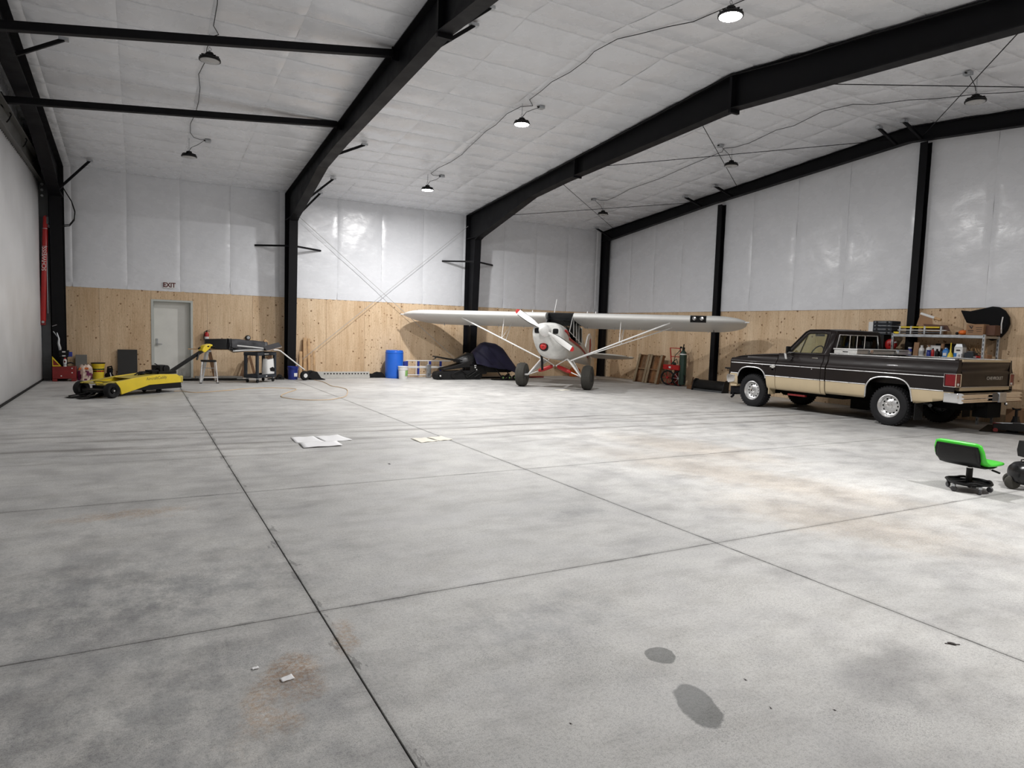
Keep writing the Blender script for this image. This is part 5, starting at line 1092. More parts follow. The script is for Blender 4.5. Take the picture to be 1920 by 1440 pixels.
for k in range(15): MB().box(-.55+.095*k, -.50+.095*k, -.003, .001, .125, .16).build('slot', M['black'], rl)
tag(MB().grid(16, 10, lambda u, v: (-.33+.66*u, -.13+.26*v, max(.0, (.19-.05*math.sin(5*u))*math.sin(PI*u)**.5*math.sin(PI*v)**.7+.012*math.sin(19*u+7*v)))).build('black_bag', M['blackfab'], loc=(6.62, 20.95, 0)), 'flat black cloth bag slumped on the floor beside the blue barrel', 'bag')
br = thing('barrel', 'tall bright blue plastic barrel by the back wall', 'barrel', (7.19, 20.72, 0))
MB().lathe([(.0, .0), (.265, 0), (.275, .02), (.285, .10), (.288, .2), (.291, .45), (.288, .70), (.285, .80), (.292, .805), (.292, .83), (.283, .835), (.275, .868), (.272, .89), (.262, .89), (.258, .875), (.0, .868)], n=40).build('barrel_body', M['blue'], br)
for x in (-.13, .13): MB().lathe([(.035, .868), (.035, .885), (.0, .887)], (x, 0, 0), n=14).build('bung', M['plastwhite'], br)
bucket('bucket', 'white bucket with green label standing before the blue barrel', (7.33, 20.26, 0), .135, .158, .385, M['plastwhite'], M['plastwhite'], 1)
wb_ = [o for o in bpy.data.objects if o.name.startswith('bucket') and 'green label' in o.get('label', '')][0]
MB().grid(6, 2, lambda u, v: ((.147+.011*v)*math.sin(.1+.8*u), -(.147+.011*v)*math.cos(.1+.8*u), .10+.18*v)).build('label_sheet', M['green'], wb_)
rk = thing('folding_rack', 'white tubular racks with dark blue legs beside the blue barrel', 'rack', (8.4, 20.82, 0))
for z in (.09, .325, .36, .555): MB().tube([(-.78, 0, z), (.80, 0, z)], .016, 8).build('rail', M['plastwhite'], rk)
for x in (-.74, -.34, .07, .45): MB().box(x-.035, x+.035, -.01, .05, .06, .54).build('leg', M['bluepaint'], rk, bevel=.006)
for x in (-.78, -.42, 0): MB().tube([(x, 0, .07), (x, 0, .555)], .012, 8).build('stile', M['plastwhite'], rk)
MB().box(-.10, .04, -.16, -.05, .02, .44).build('grey_panel', M['zinc'], rk, bevel=.006)
tag(MB().loft([[(x, y, z) for y, z in ((-.1, 0), (.1, 0), (.1, .2), (-.1, .24))] for x in (-.07, .07)]).build('dark_blue_bin', M['bluepaint'], loc=(7.62, 20.9, .30), bevel=.01), 'dark blue plastic bin squeezed between barrel and white rack', 'bin')
# ---- snowmobile under its cover
sn = thing('snowmobile', 'black snowmobile with rear rack parked behind the plane, front half covered', 'snowmobile', (9.29, 19.98, 0))
tk = MB().loft([[(x, y, z) for y in (-.2, .2) for x, z in ()] for _ in ()]) if False else MB()
P = [(-1.0, .04), (-1.03, .14), (-.98, .24), (-.86, .27), (.30, .30), (.62, .16), (.58, .05), (.5, .0), (-.95, .0)]
tk.prism(P, lambda a, b, t: (a, t, b), -.20, .20); trk = tk.build('track', M['rubber'], sn, bevel=.02)
lg = MB()
for k in range(16): lg.box(-.96+.095*k, -.93+.095*k, -.21, .21, -.0, .02)
lg.build('track_lugs', M['rubber'], trk, kind='stuff')
for x in (-.88, -.45, .05, .42): MB().lathe([(.0, .03), (.07, .03), (.075, .0)], (x, -.20, .13), (0, -1, 0), 14).build('bogie_wheel', M['wornblack'], trk)
MB().lathe([(.0, .05), (.025, .045), (.03, 0)], (-.90, -.20, .13), (0, -1, 0), 10).build('bogie_cap', M['plastwhite'], trk)
tn = MB().loft([[(x, y, z) for y, z in ((-.22, a), (.22, a), (.22, b), (-.22, b))] for x, a, b in ((-.80, .30, .36), (-.45, .34, .44), (.0, .40, .58), (.15, .40, .62))]); tn.build('tunnel', M['wornblack'], sn, bevel=.02)
rr_ = MB(); rr_.tube([(-1.08, -.18, .70), (-1.0, -.18, .735), (-.2, -.18, .60)], .022, 8); rr_.tube([(-1.0, .18, .735), (-.2, .18, .60)], .022, 8); rr_.tube([(-1.0, -.18, .735), (-1.0, .18, .735)], .022, 8); rr_.beam((-.95, 0, .72), (-.1, 0, .62), .30, .03); rr_.tube([(-1.04, -.18, .70), (-1.12, -.18, .66)], .014, 6)
rr_.build('rear_rack', M['black'], sn)
st_ = MB().loft([[(x, y*w, z0+(z1-z0)*z) for y, z in ((-1, 0), (1, 0), (.9, .8), (.5, 1), (-.5, 1), (-.9, .8))] for x, w, z0, z1 in ((-.30, .14, .55, .66), (.0, .16, .55, .82), (.10, .20, .50, .88), (.40, .21, .45, .82), (.62, .21, .42, .66))]); st_.build('seat', M['sheen'], sn, angle=60)
en = MB().box(.15, .75, -.22, .20, .18, .46); en.tube([(-.2, -.22, .34), (.05, -.24, .16), (.3, -.22, .3)], .018, 8); en.tube([(.1, -.24, .10), (.45, -.25, .32), (.75, -.22, .22)], .018, 8); en.tube([(.3, -.24, .08), (.5, -.25, .20)], .022, 8); en.tube([(-.45, -.22, .20), (-.1, -.24, .36)], .014, 8)
en.build('suspension_and_footwell', M['wornblack'], sn, bevel=.01)
for x, z, w in ((.33, .46, .07), (.33, .40, .05), (.38, .33, .03)): MB().box(x-w/2, x+w/2, -.232, -.222, z-.018, z+.018).build('white_decal', M['plastwhite'], sn)
fr3 = MB().box(.70, 1.5, -.24, .24, .24, .48); fr3.tube([(1.05, -.24, .40), (1.2, -.42, .10)], .02, 8); fr3.tube([(1.45, -.24, .40), (1.5, -.42, .12)], .02, 8); fr3.prism([(.85, .04), (1.75, .04), (1.95, .16), (1.97, .13), (1.78, .0), (.85, .0)], lambda a, b, t: (a, t, b), -.50, -.36); fr3.prism([(.85, .04), (1.75, .04), (1.95, .16), (1.97, .13), (1.78, .0), (.85, .0)], lambda a, b, t: (a, t, b), .36, .50)
fr3.build('ski_front', M['wornblack'], sn, bevel=.008)
for x, z in ((1.18, .10), (1.42, .11), (1.62, .07)): 
    w_ = MB().lathe([(.03, -.03), (.075, -.03), (.085, -.01), (.085, .01), (.075, .03), (.03, .03)], (x, -.56, .086), (0, 1, 0), 18).build('dolly_wheel', M['rubber'], sn); MB().lathe([(.0, -.036), (.028, -.034), (.03, -.02)], (x, -.56, .086), (0, 1, 0), 10).build('wheel_hub', M['green'], w_)
cv = thing('vehicle_cover', 'navy blue cloth cover draped over the front of the snowmobile', 'cover', (10.33, 19.98, 0))
prof = [(-.76, .86), (-.70, .94), (-.42, 1.19), (-.28, 1.235), (-.02, 1.20), (.12, 1.18), (.36, 1.05), (.62, .74), (.88, .44), (.93, .36)]
def cvf(u, v):
    t = u*(len(prof)-1); i = min(int(t), len(prof)-2); f = t-i; x = prof[i][0]+(prof[i+1][0]-prof[i][0])*f; zt = prof[i][1]+(prof[i+1][1]-prof[i][1])*f
    a = (v-.5)*2; hem = .52-.16*min(1, max(0, (x+.75)/.8))-.16*min(1, max(0, (x-.35)/.4)); hem = max(.17, min(hem, zt-.05))
    if abs(a) < .35: y = a/.35*.20; z = zt-.10*(a/.35)**2
    else:
        k = (abs(a)-.35)/.65; y = math.copysign(.20+.24*k, a); z = (zt-.10)*(1-k)+hem*k
    fold = .022*math.sin(11*x+2*math.sin(3*z))*max(0, abs(a)-.2); return (x, y+fold, z+.5*fold)
MB().grid(40, 24, cvf).build('cloth', M['navy'], cv, solid=.008, angle=70)
# orange jug, rusty plate behind the plane
jg = thing('fuel_jug', 'orange fuel jug on the floor behind the plane landing gear', 'jug', (14.30, 20.85, 0))
MB().loft([[(x*k, y*k, z) for x, y in ((-.18, -.11), (.18, -.11), (.2, 0), (.18, .11), (-.18, .11), (-.2, 0))] for z, k in ((0, .95), (.03, 1), (.27, 1), (.33, .6))]).build('jug_body', M['orange'], jg, bevel=.02); MB().tube([(-.12, 0, .31), (-.10, 0, .38), (.06, 0, .38), (.1, 0, .32)], .02, 8).build('handle', M['orange'], jg)
tag(MB().box(-.30, .30, -.14, .14, 0, .05).build('floor_pan', M['darkred'], loc=(12.35, 20.5, 0), rot=(0, 0, .1), bevel=.01), 'low rust red pan on the floor behind the left plane wheel', 'pan')
tag(MB().box(-.05, .05, -.02, .02, 0, 2.05).build('corner_board', M['lumber'], loc=(15.32, 20.98, .01), rot=(math.radians(-4), math.radians(4), 0), bevel=.004), 'tall wooden board leaning in the far corner behind the tail', 'board')
# ---- air hose on the floor
HP = [(.70, 17.06), (.856, 17.1), (1.04, 16.72), (1.25, 16.70), (1.494, 16.85), (1.9, 17.15), (2.268, 17.5), (2.6, 17.62), (2.9, 17.63), (3.255, 17.46), (3.42, 17.2), (3.36, 16.95), (3.195, 16.6), (3.0, 16.2), (2.82, 15.75), (2.76, 15.35), (2.84, 15.0), (3.0, 14.75), (3.2, 14.6), (3.45, 14.56), (3.7, 14.66), (4.0, 15.0), (4.2, 15.4), (4.42, 16.1), (4.58, 16.7), (4.64, 17.15), (4.60, 17.55), (4.50, 17.9), (4.55, 18.6), (4.60, 19.35), (4.54, 19.8), (4.50, 20.0)]
def smooth(P, n=4):
    Q = [Vector((*p, .012)) for p in P]; out = []
    for i in range(len(Q)-1):
        a, b, c, d = Q[max(0, i-1)], Q[i], Q[i+1], Q[min(len(Q)-1, i+2)]
        for k in range(n):
            t = k/n; out.append(.5*((2*b)+(c-a)*t+(2*a-5*b+4*c-d)*t*t+(3*b-a-3*c+d)*t**3))
    return out+[Q[-1]]
tag(MB().tube(smooth(HP), .0078, 6).build('air_hose', M['hose']), 'thin tan air hose snaking over the floor from tug to dolly', 'hose')
# ---- papers
def sheet(name, q, lab, m, z0, grp=None):
    mb = MB(); a, b, c, d = [Vector((*p, z0)) for p in q]; wv = .006 if (a-b).length > .1 else .0015
    mb.grid(8, 8, lambda u, v: a.lerp(b, u).lerp(d.lerp(c, u), v)+Vector((0, 0, wv*(math.sin(5*u+3*v)**2))))
    o = mb.build(name, m, solid=.002); tag(o, lab, 'paper', grp); return o
sheet('paper_sheet', [(1.88, 9.81), (2.2, 9.81), (2.24, 9.24), (1.86, 9.32)], 'white paper sheet on the floor, upper left of the three laid together', M['paper'], .003, 'white sheets on the floor')
sheet('paper_sheet', [(2.205, 9.79), (2.56, 9.84), (2.64, 9.33), (2.25, 9.26)], 'white paper sheet on the floor, upper right of the three laid together', M['paper'], .0035, 'white sheets on the floor')
sheet('paper_sheet', [(1.89, 9.29), (2.4, 9.27), (2.39, 8.91), (1.87, 8.88)], 'white paper sheet on the floor, nearest of the three laid together', M['paper'], .011, 'white sheets on the floor')
s1_ = sheet('paper_sheet', [(3.46, 9.2), (3.69, 9.2), (3.76, 8.87), (3.47, 8.81)], 'cream paper sheet by the floor joint, left one of a pair', M['creampaper'], .003)
s2_ = sheet('paper_sheet', [(3.71, 9.2), (3.97, 9.25), (4.01, 8.91), (3.78, 8.88)], 'cream paper sheet by the floor joint, right one of a pair', M['creampaper'], .0035)
MB().box(3.55, 3.66, 8.95, 9.10, .013, .0135).build('wet_patch', M['paper'], None) if False else None
sheet('paper_sheet', [(10.25, 15.95), (10.75, 16.05), (10.75, 15.75), (10.35, 15.68)], 'cream paper sheet on the floor under the plane propeller', M['creampaper'], .003)
for q, lab in (([(.545, 3.055), (.60, 3.075), (.606, 3.03), (.55, 3.02)], 'torn white paper scrap on the rust stained floor'), ([(.445, 3.21), (.475, 3.215), (.478, 3.195), (.448, 3.192)], 'tiny white paper scrap left of the rust stain')):
    sheet('paper_scrap', q, lab, M['paper'], .003)
for (x, y, r, lab) in ((2.49, 2.114, .005, 'forked dark twig on the floor right of the wet spots'), (3.816, 1.889, .016, 'dark bark scrap on the floor near the right joint'), (2.40, 1.893, .0045, 'small dark crumb on the floor beside the larger wet spot'), (1.543, 2.182, .004, 'small dark crumb on the floor left of the wet spots'), (2.643, 1.756, .004, 'dark crumb on the floor, rightmost of the small crumbs'), (2.58, 7.545, .012, 'dark crumb on the floor short of the farther joint')):
    m = MB(); m.sph((0, 0, r*.3), (r*1.5, r*.6, r*.35), 8, 5); m.tube([(-r*2, -r, .002), (r*.5, 0, .003), (r*2.2, r*1.2, .002)], r*.16, 5)
    tag(m.build('floor_debris', M['print'], loc=(x, y, 0), rot=(0, 0, x*3)), lab, 'debris')
# ------------------------------------------------------------------ right wall
M['palewood'] = pbr('greyed_tan_board', (.26, .20, .125), .75, 0, .25, 9.0, .2, 40)
pal = thing('pallet', 'weathered wooden pallet leaning against the right wall', 'pallet', (15.10, 17.84, .012), 0, None, (0, math.radians(14), 0))
# local y along the wall, z up the pallet, x depth; slightly sheared by standing on a corner
PT = math.radians(13)
def pslat(nm, y0, y1, z0, z1, x0, x1, m='pallet'):
    o = MB().box(x0, x1, y0, y1, z0, z1).build(nm, M[m], pal, bevel=.004); o.rotation_euler = (-PT*0, 0, 0); return o
for y in (.565, -.02, -.62): pslat('stringer', y, y+.05, 0, 1.0, .022, .11)
for k, y in enumerate((-.61, -.455, -.30, -.145, .01, .165, .32, .475)): pslat('deck_board', y, y+.145, .01, .99, .112, .13)
for k, y in enumerate((.50, .02, -.12, -.62)): pslat('face_board', y, y+.10, .0, 1.0, .0, .021, 'palewood')
for z in (.47,): pslat('cross_strap', -.60, .58, z, z+.03, .020, .03)
pslat('end_board', -.62, .62, .93, 1.0, .112, .14); pslat('end_board', -.62, .62, .0, .07, .112, .14)
tc = thing('welding_cart', 'red two-wheeled welding cart with a dark gas cylinder by the pallet', 'cart', (15.38, 16.66, 0))
W = M['darkred']
fr4 = MB(); fr4.tube([(.10, .22, .50), (.05, .24, .80), (.02, .28, 1.23), (.02, -.18, 1.23), (.08, -.20, .9), (.12, -.20, .5)], .020, 8); fr4.tube([(.05, .24, .95), (.06, -.2, .95)], .014, 8)
fr4.build('handle_frame', M['red'], tc)
tr = MB().box(-.10, .24, -.28, .46, .52, .68); trb = tr.build('tool_tray', M['red'], tc, bevel=.01); MB().box(-.104, -.10, .08, .18, .57, .63).build('tray_label', M['plastwhite'], trb)
for y, x in ((.30, -.02), (-.20, .0)):
    w = MB().lathe([(.205, -.022), (.225, -.026), (.245, -.02), (.25, 0), (.245, .02), (.225, .026), (.205, .022), (.195, 0)], (x, y, .25), (1, .35, 0), 32).build('wheel', M['rubber'], tc)
    sp = MB().lathe([(.0, -.04), (.035, -.04), (.035, .04), (.0, .04)], (x, y, .25), (1, .35, 0), 12)
    for k in range(8):
        a = PI*k/4; d = Vector((-.33*math.cos(a), .94*math.cos(a), math.sin(a))); sp.tube([Vector((x, y, .25))+d*.03, Vector((x, y, .25))+d*.20], .009, 5)
    sp.build('spokes', M['red'] if y > 0 else M['zinc'], w)
bx_ = MB().box(-.03, .22, -.25, .40, .03, .06); bx_.tube([(0, -.22, .25), (0, .33, .25)], .018, 8); bx_.box(.1, .2, .0, .1, .05, .52); bx_.build('base_plate', M['darkred'], tc)
MB().lathe([(.0, 0), (.11, 0), (.115, .02), (.115, .95), (.10, 1.04), (.05, 1.10), (.035, 1.12), (.0, 1.12)], (.08, -.28, .06), n=22).build('gas_cylinder', M['darkgreen'], tc)
MB().lathe([(.1155, .97), (.117, .97), (.112, 1.0), (.108, 1.0)], (.08, -.28, .06), n=22).build('cylinder_band', M['plastwhite'], tc)
rg_ = MB().box(.05, .11, -.31, -.25, 1.17, 1.27); rg_.lathe([(.0, -.02), (.035, -.02), (.035, .02), (.0, .02)], (.02, -.22, 1.26), (1, .2, .1), 14); rg_.lathe([(.0, -.02), (.035, -.02), (.035, .02), (.0, .02)], (.02, -.36, 1.24), (1, -.2, .1), 14); rg_.beam((.08, -.27, 1.27), (.06, -.31, 1.37), .03, .03)
rg_.build('regulator', M['black'], tc, bevel=.004)
hz_ = MB(); hz_.tube([(.02, -.22, 1.2), (-.05, -.05, 1.0), (-.06, .0, .75), (-.04, .02, .69)], .012, 6); hz_.tube([(-.02, .16, .70), (-.04, .0, .82), (-.03, -.10, .88), (-.02, -.15, .72)], .016, 6); hz_.sph((.02, .05, .72), (.06, .08, .05))
hz_.build('torch_hose', M['darkgreen'], tc)
# plow blade
pb = thing('plow_blade', 'black steel plow blade lying on the floor by the pickup bumper', 'plow', (15.02, 14.68, 0), math.radians(3))
MB().grid(12, 20, lambda u, v: (-.05-.10*math.sin(PI*u)*1.0+.10*u, -.55+1.15*v, .02+.30*u)).build('moldboard', M['wornblack'], pb, solid=.02)
for y in (-.57, .60): MB().prism([(-.18, .0), (.10, 0), (.12, .34), (-.0, .36), (-.10, .30)], lambda a, b, t: (a, t, b), y-.02, y+.02).build('end_rib', M['wornblack'], pb, bevel=.006)
MB().box(-.12, -.06, -.55, .60, .0, .05).build('cutting_edge', M['greysteel'], pb, bevel=.004); MB().box(-.02, .22, .62, .95, 0, .12).build('shoe_bracket', M['darklumber'], pb, bevel=.01)
tag(MB().tube([(15.58, 16.1, .01), (15.70, 16.12, .32)], .02, 8).build('wood_stick', M['darklumber']), 'short dark stick standing against the wall right of the welding cart', 'stick')
# ---- steel shelf unit
su = thing('shelf_unit', 'galvanised steel shelf unit loaded with shop supplies behind the pickup bed', 'shelf', (15.33, 8.28, 0))
M['shelfdeck'] = pbr('shelf_particle_board', (.28, .18, .10), .7)
for sx in (-.28, .28):
    for sy in (-.95, .95):
        p = MB(); p.box(sx-.025, sx+.025, sy-.0225, sy+.0225, 0, 1.845)
        po_ = p.build('upright', M['zinc'], su, bevel=.003)
        s_ = MB()
        for k in range(20): s_.box(sx-.0265, sx-.0245, sy-.008, sy+.008, .08+.09*k, .13+.09*k)
        s_.build('keyhole_slots', M['greysteel'], po_, kind='stuff')
for z in (.40, 1.27, 1.765):
    b = MB(); b.box(-.30, -.27, -.94, .94, z, z+.062); b.box(.27, .30, -.94, .94, z, z+.062); b.box(-.28, .28, -.965, -.935, z, z+.05); b.box(-.28, .28, .935, .965, z, z+.05)
    b.build('shelf_beam', M['zinc'], su, bevel=.004); MB().box(-.27, .27, -.93, .93, z+.045, z+.064).build('deck', M['shelfdeck'], su)
ZD, ZT = 1.3345, 1.8295
def bottle(x, y, r, h, m, cm, lab, neck=.35, cat='bottle', z=ZD, lm=None):
    t = thing('bottle', lab, cat, (x, y, z))
    MB().lathe([(.0, 0), (r*.95, 0), (r, .006), (r, h*.66), (r*.8, h*.76), (r*neck, h*.84), (r*neck, h*.88), (.0, h*.88)], n=18).build('bottle_body', m, t)
    MB().lathe([(r*(neck+.08), h*.86), (r*(neck+.08), h), (.0, h)], n=14).build('cap', cm, t)
    if lm: MB().lathe([(r*1.01, h*.18), (r*1.01, h*.52)], n=18).build('label_band', lm, t, solid=.001)
bottle(15.10, 8.85, .042, .20, M['bluepaint'], M['plastwhite'], 'dark blue bottle with white cap, leftmost on the middle shelf', .8, lm=M['plastwhite'])
tag(MB().box(-.012, .012, -.055, .055, 0, .31).build('carton_flap', M['cardboard'], loc=(15.13, 8.74, ZD+.003), rot=(0, math.radians(6), 0), bevel=.003), 'tall brown cardboard flap standing beside the dark blue bottle', 'cardboard')
bottle(15.14, 8.615, .055, .25, M['plastwhite'], M['plastwhite'], 'white bottle with blue spots just right of the cardboard flap', .4, lm=M['paper'])
bottle(15.26, 8.53, .06, .26, M['plastwhite'], M['cardboard'], 'white bottle with tan spout in the second row', .3)
bottle(15.10, 8.435, .042, .155, M['bluepaint'], M['bluepaint'], 'short dark blue can beside the red bottle', .9, 'can')
bx = thing('white_tub', 'white plastic tub at the back of the middle shelf', 'tub', (15.38, 8.45, ZD)); MB().loft([[(x*k, y*k, z) for x, y in ((-.08, -.14), (.08, -.14), (.08, .14), (-.08, .14))] for z, k in ((0, .92), (.24, 1))]).build('tub_body', M['plastwhite'], bx, bevel=.012); MB().box(-.085, .085, -.145, .145, .241, .255).build('lid', M['plastwhite'], bx, bevel=.004)
bottle(15.09, 8.345, .032, .20, M['red'], M['black'], 'slim red bottle left of the black bottles', .4)
bottle(15.10, 8.262, .042, .185, M['black'], M['black'], 'black bottle right beside the slim red bottle', .4)
bottle(15.11, 8.175, .040, .20, M['black'], M['black'], 'black bottle left of the bright blue jug', .4)
def jug(x, y, m, lab, h=.20, w=.06, d=.055, cm='plastwhite', lm=None):
    t = thing('oil_jug', lab, 'jug', (x, y, ZD))
    R = lambda k, z, dy=0: [(x_*d*k, y_*w*k+dy, z) for x_, y_ in ((-1, -.7), (-.7, -1), (.7, -1), (1, -.7), (1, .7), (.7, 1), (-.7, 1), (-1, .7))]
    MB().loft([R(.96, 0), R(1, .01), R(1, h*.68), R(.75, h*.82), R(.35, h*.92, .01), R(.33, h*.95, .01)]).build('jug_body', m, t, angle=50); MB().lathe([(.022, h*.93), (.022, h*1.02), (.0, h*1.02)], (0, .01, 0), n=12).build('cap', M[cm], t)
    MB().tube([(-d*.3, -w*.55, h*.72), (-d*.3, -w*.6, h*.93), (-d*.2, -.0, h*.95)], .009, 6).build('handle', m, t)
    if lm: MB().box(-d-.002, -d, -w*.6, w*.6, h*.2, h*.5).build('label_sheet', lm, t)
M['sky'] = pbr('bright_blue_plastic', (.03, .18, .50), .4)
jug(15.13, 8.09, M['sky'], 'bright blue oil jug standing left of the yellow funnel', .21, .06, .055, 'plastwhite', M['plastwhite'])
fn = thing('funnel', 'yellow long-necked funnel turned upside down on the middle shelf', 'funnel', (15.10, 7.985, ZD)); MB().lathe([(.062, 0), (.064, .012), (.058, .03), (.042, .09), (.018, .125), (.013, .20), (.010, .325), (.006, .325), (.009, .2), (.012, .13), (.036, .09), (.056, .02)], n=22).build('cone', M['yellow'], fn); MB().lathe([(.063, .0), (.068, .004), (.068, .014), (.063, .016)], n=22).build('rim', M['yellow'], fn)
jb = thing('fluid_box', 'white and blue printed jug box right of the yellow funnel', 'box', (15.17, 7.83, ZD)); MB().box(-.08, .08, -.085, .085, 0, .235).build('box_body', M['plastwhite'], jb, bevel=.01); MB().loft([[(x*k, y*k, z) for x, y in ((-.08, -.085), (.08, -.085), (.08, .085), (-.08, .085))] for z, k in ((.236, .98), (.31, .68))]).build('box_top', M['zinc'], jb, bevel=.006)
MB().prism([(-.085, .05), (.085, .03), (.085, .115), (-.085, .10)], lambda a, b, t: (t, a, b), -.083, -.0805).build('blue_band', M['sky'], jb); MB().prism([(-.05, .165), (-.025, .155), (.025, .155), (.05, .165), (.03, .185), (-.03, .185)], lambda a, b, t: (t, a, b), -.083, -.0805).build('print_mark', M['print'], jb)
tg_ = thing('small_box', 'little white box with a black printed mark before the printed jug box', 'box', (15.06, 7.785, ZD)); MB().box(-.02, .02, -.045, .045, 0, .105).build('box_body', M['paper'], tg_, bevel=.003)
for a in ((-.025, -.018, .03, .08), (.005, .012, .03, .08), (-.025, .012, .074, .08), (-.025, .012, .052, .058)): MB().box(-.022, -.0205, a[0], a[1], a[2], a[3]).build('print_mark', M['print'], tg_)
bn = thing('parts_bin', 'blue grey parts bin next to the red pliers', 'bin', (15.16, 7.61, ZD)); MB().loft([[(x*k, y*k, z) for x, y in ((-.09, -.09), (.09, -.09), (.09, .09), (-.09, .09))] for z, k in ((0, .9), (.13, 1))]).build('bin_body', M['charcoal'], bn, bevel=.008); MB().box(-.06, .06, -.06, .06, .131, .165).build('contents', M['greyvinyl'], bn, bevel=.01)
pz = thing('pliers', 'red handled pliers hanging over the middle shelf edge', 'pliers', (15.08, 7.43, ZD+.02)); MB().tube([(0, .05, .0), (0, .0, .035), (0, -.06, .05)], .009, 6).build('handle', M['red'], pz); MB().tube([(0, .05, .05), (0, .0, .03), (0, -.06, -.005)], .009, 6).build('handle', M['red'], pz); MB().beam((0, .03, .025), (0, .09, .025), .012, .02).build('jaw', M['zinc'], pz)
cbx = thing('carton', 'small tan carton at the right end of the middle shelf', 'carton', (15.42, 7.50, ZD)); MB().box(-.09, .09, -.12, .12, 0, .10).build('box_body', M['cardboard'], cbx, bevel=.003); MB().box(-.02, .02, -.12, .12, .101, .1025).build('tape', M['paleplastic'], cbx)
bk_ = MB()
for k in range(60): 
    r = random.Random(k+5); y = 7.45+.5*r.random(); bk_.tube([(15.45+.05*r.random(), y, ZD+.10+.18*r.random()), (15.45, y+.12*r.random()-.06, ZD+.12+.2*r.random())], .006, 5)
tag(bk_.build('wicker_scrap', M['lumber']), 'loose heap of wicker and brush at the back of the shelf', 'brush', kind='stuff')
tag(MB().box(-.06, .06, -.30, .12, 0, .30).build('dark_box', M['black'], loc=(15.47, 8.36, ZD), bevel=.01), 'long black box at the back of the middle shelf', 'box')
tag(MB().tube([(0, 0, 0), (0, 0, .30)], .035, 10).build('carton_tube', M['cardboard'], loc=(15.30, 8.26, ZD)), 'brown cardboard tube standing behind the black bottles', 'tube')
# top shelf
ml = thing('spirit_level_frame', 'yellow and grey alignment bars lying along the shelf top, left half', 'tool', (15.17, 8.64, ZT+.004))
for z, y0, y1, m, w in ((.135, -.36, .52, 'yellow', .03), (.075, -.50, .55, 'plastwhite', .018), (.02, -.4, .45, 'greyvinyl', .03)): MB().box(-.03, .03, y0, y1, z, z+w).build('bar', M[m], ml, bevel=.003)
for y in (-.40, -.05, .25, .5): MB().box(-.035, .035, y-.018, y+.018, .0, .175).build('clamp', M['zinc'], ml, bevel=.004)
MB().tube([(0, .50, .165), (0, 1.0, .175)], .007, 6).build('rod_handle', M['zinc'], ml)
MB().box(-.03, .03, .52, .64, -.0, .045).build('end_block', M['yellow'], ml, bevel=.004)
oc_ = thing('open_carton', 'open brown cardboard carton with ragged flaps on top of the shelf', 'carton', (15.38, 8.50, ZT+.001)); MB().box(-.12, .12, -.20, .22, 0, .19).build('box_body', M['cardboard'], oc_, bevel=.004)
MB().add([(-.125, .34, .19), (-.125, -.02, .19), (-.10, .02, .36), (-.10, .28, .47)], [(0, 1, 2, 3)]).build('flap', M['cardboard'], oc_, solid=.005, smooth=False); MB().add([(-.15, .18, .23), (-.15, -.34, .20), (-.16, -.42, .07), (-.17, .10, .15)], [(0, 1, 2, 3)]).build('dark_flap', M['darkcard'], oc_, solid=.005, smooth=False)
rl_ = thing('paper_roll', 'white paper roll with tan end stuck in the open carton', 'roll', (15.30, 8.62, 2.24), 0); MB().tube([(0, .16, .05), (0, -.14, -.05)], .032, 14).build('roll', M['plastwhite'], rl_); MB().tube([(0, -.14, -.05), (0, -.28, -.09)], .030, 12).build('tan_end', M['lumber'], rl_)
pk = thing('pumpkin', 'small orange pumpkin sitting on the shelf top', 'pumpkin', (15.17, 7.80, ZT+.001)); MB().grid(48, 12, lambda u, v: ((.078+.006*abs(math.sin(8*PI*u)))*math.sin(PI*v)**.8*math.cos(2*PI*u), (.082+.006*abs(math.sin(8*PI*u)))*math.sin(PI*v)**.8*math.sin(2*PI*u), .052-.052*math.cos(PI*v)-.012*math.sin(PI*v)*0)).build('pumpkin_body', M['orange'], pk, angle=80); MB().tube([(0, 0, .095), (.005, .01, .125)], [.012, .008], 6).build('stem', M['darklumber'], pk)
tag(MB().sph((0, 0, .03), (.034, .034, .03), 14, 10).build('black_ball', M['black'], loc=(15.17, 7.92, ZT+.001)), 'black ball-shaped knob left of the pumpkin on the shelf', 'knob')
vb = thing('carton', 'brown oil carton with a dark V mark next to the pumpkin', 'carton', (15.20, 7.545, ZT+.001)); MB().box(-.11, .11, -.165, .165, 0, .225).build('box_body', M['cardboard'], vb, bevel=.004)
MB().prism([(.115, .185), (.075, .185), (.062, .155), (.05, .185), (.03, .185), (.06, .12)], lambda a, b, t: (t, a, b), -.1125, -.1105).build('v_mark', M['print'], vb)
MB().tube([(-.1115, .125, .19), (-.1115, .08, .205), (-.1115, .03, .19)], .004, 4).build('print_line', M['print'], vb)
for a in ((.02, .13, .085, .10), (.03, .12, .055, .065), (-.14, -.02, .15, .16), (-.14, -.03, .11, .12), (-.13, -.04, .07, .078)): MB().box(-.1125, -.1105, a[0], a[1], a[2], a[3]).build('print_line', M['print'], vb)
v2 = thing('carton', 'dark brown carton in shadow right of the V marked carton', 'carton', (15.28, 7.29, ZT+.001)); MB().box(-.11, .11, -.085, .085, 0, .205).build('box_body', M['darkcard'], v2, bevel=.004); MB().box(-.02, .02, -.085, .085, .206, .2075).build('tape', M['cardboard'], v2)
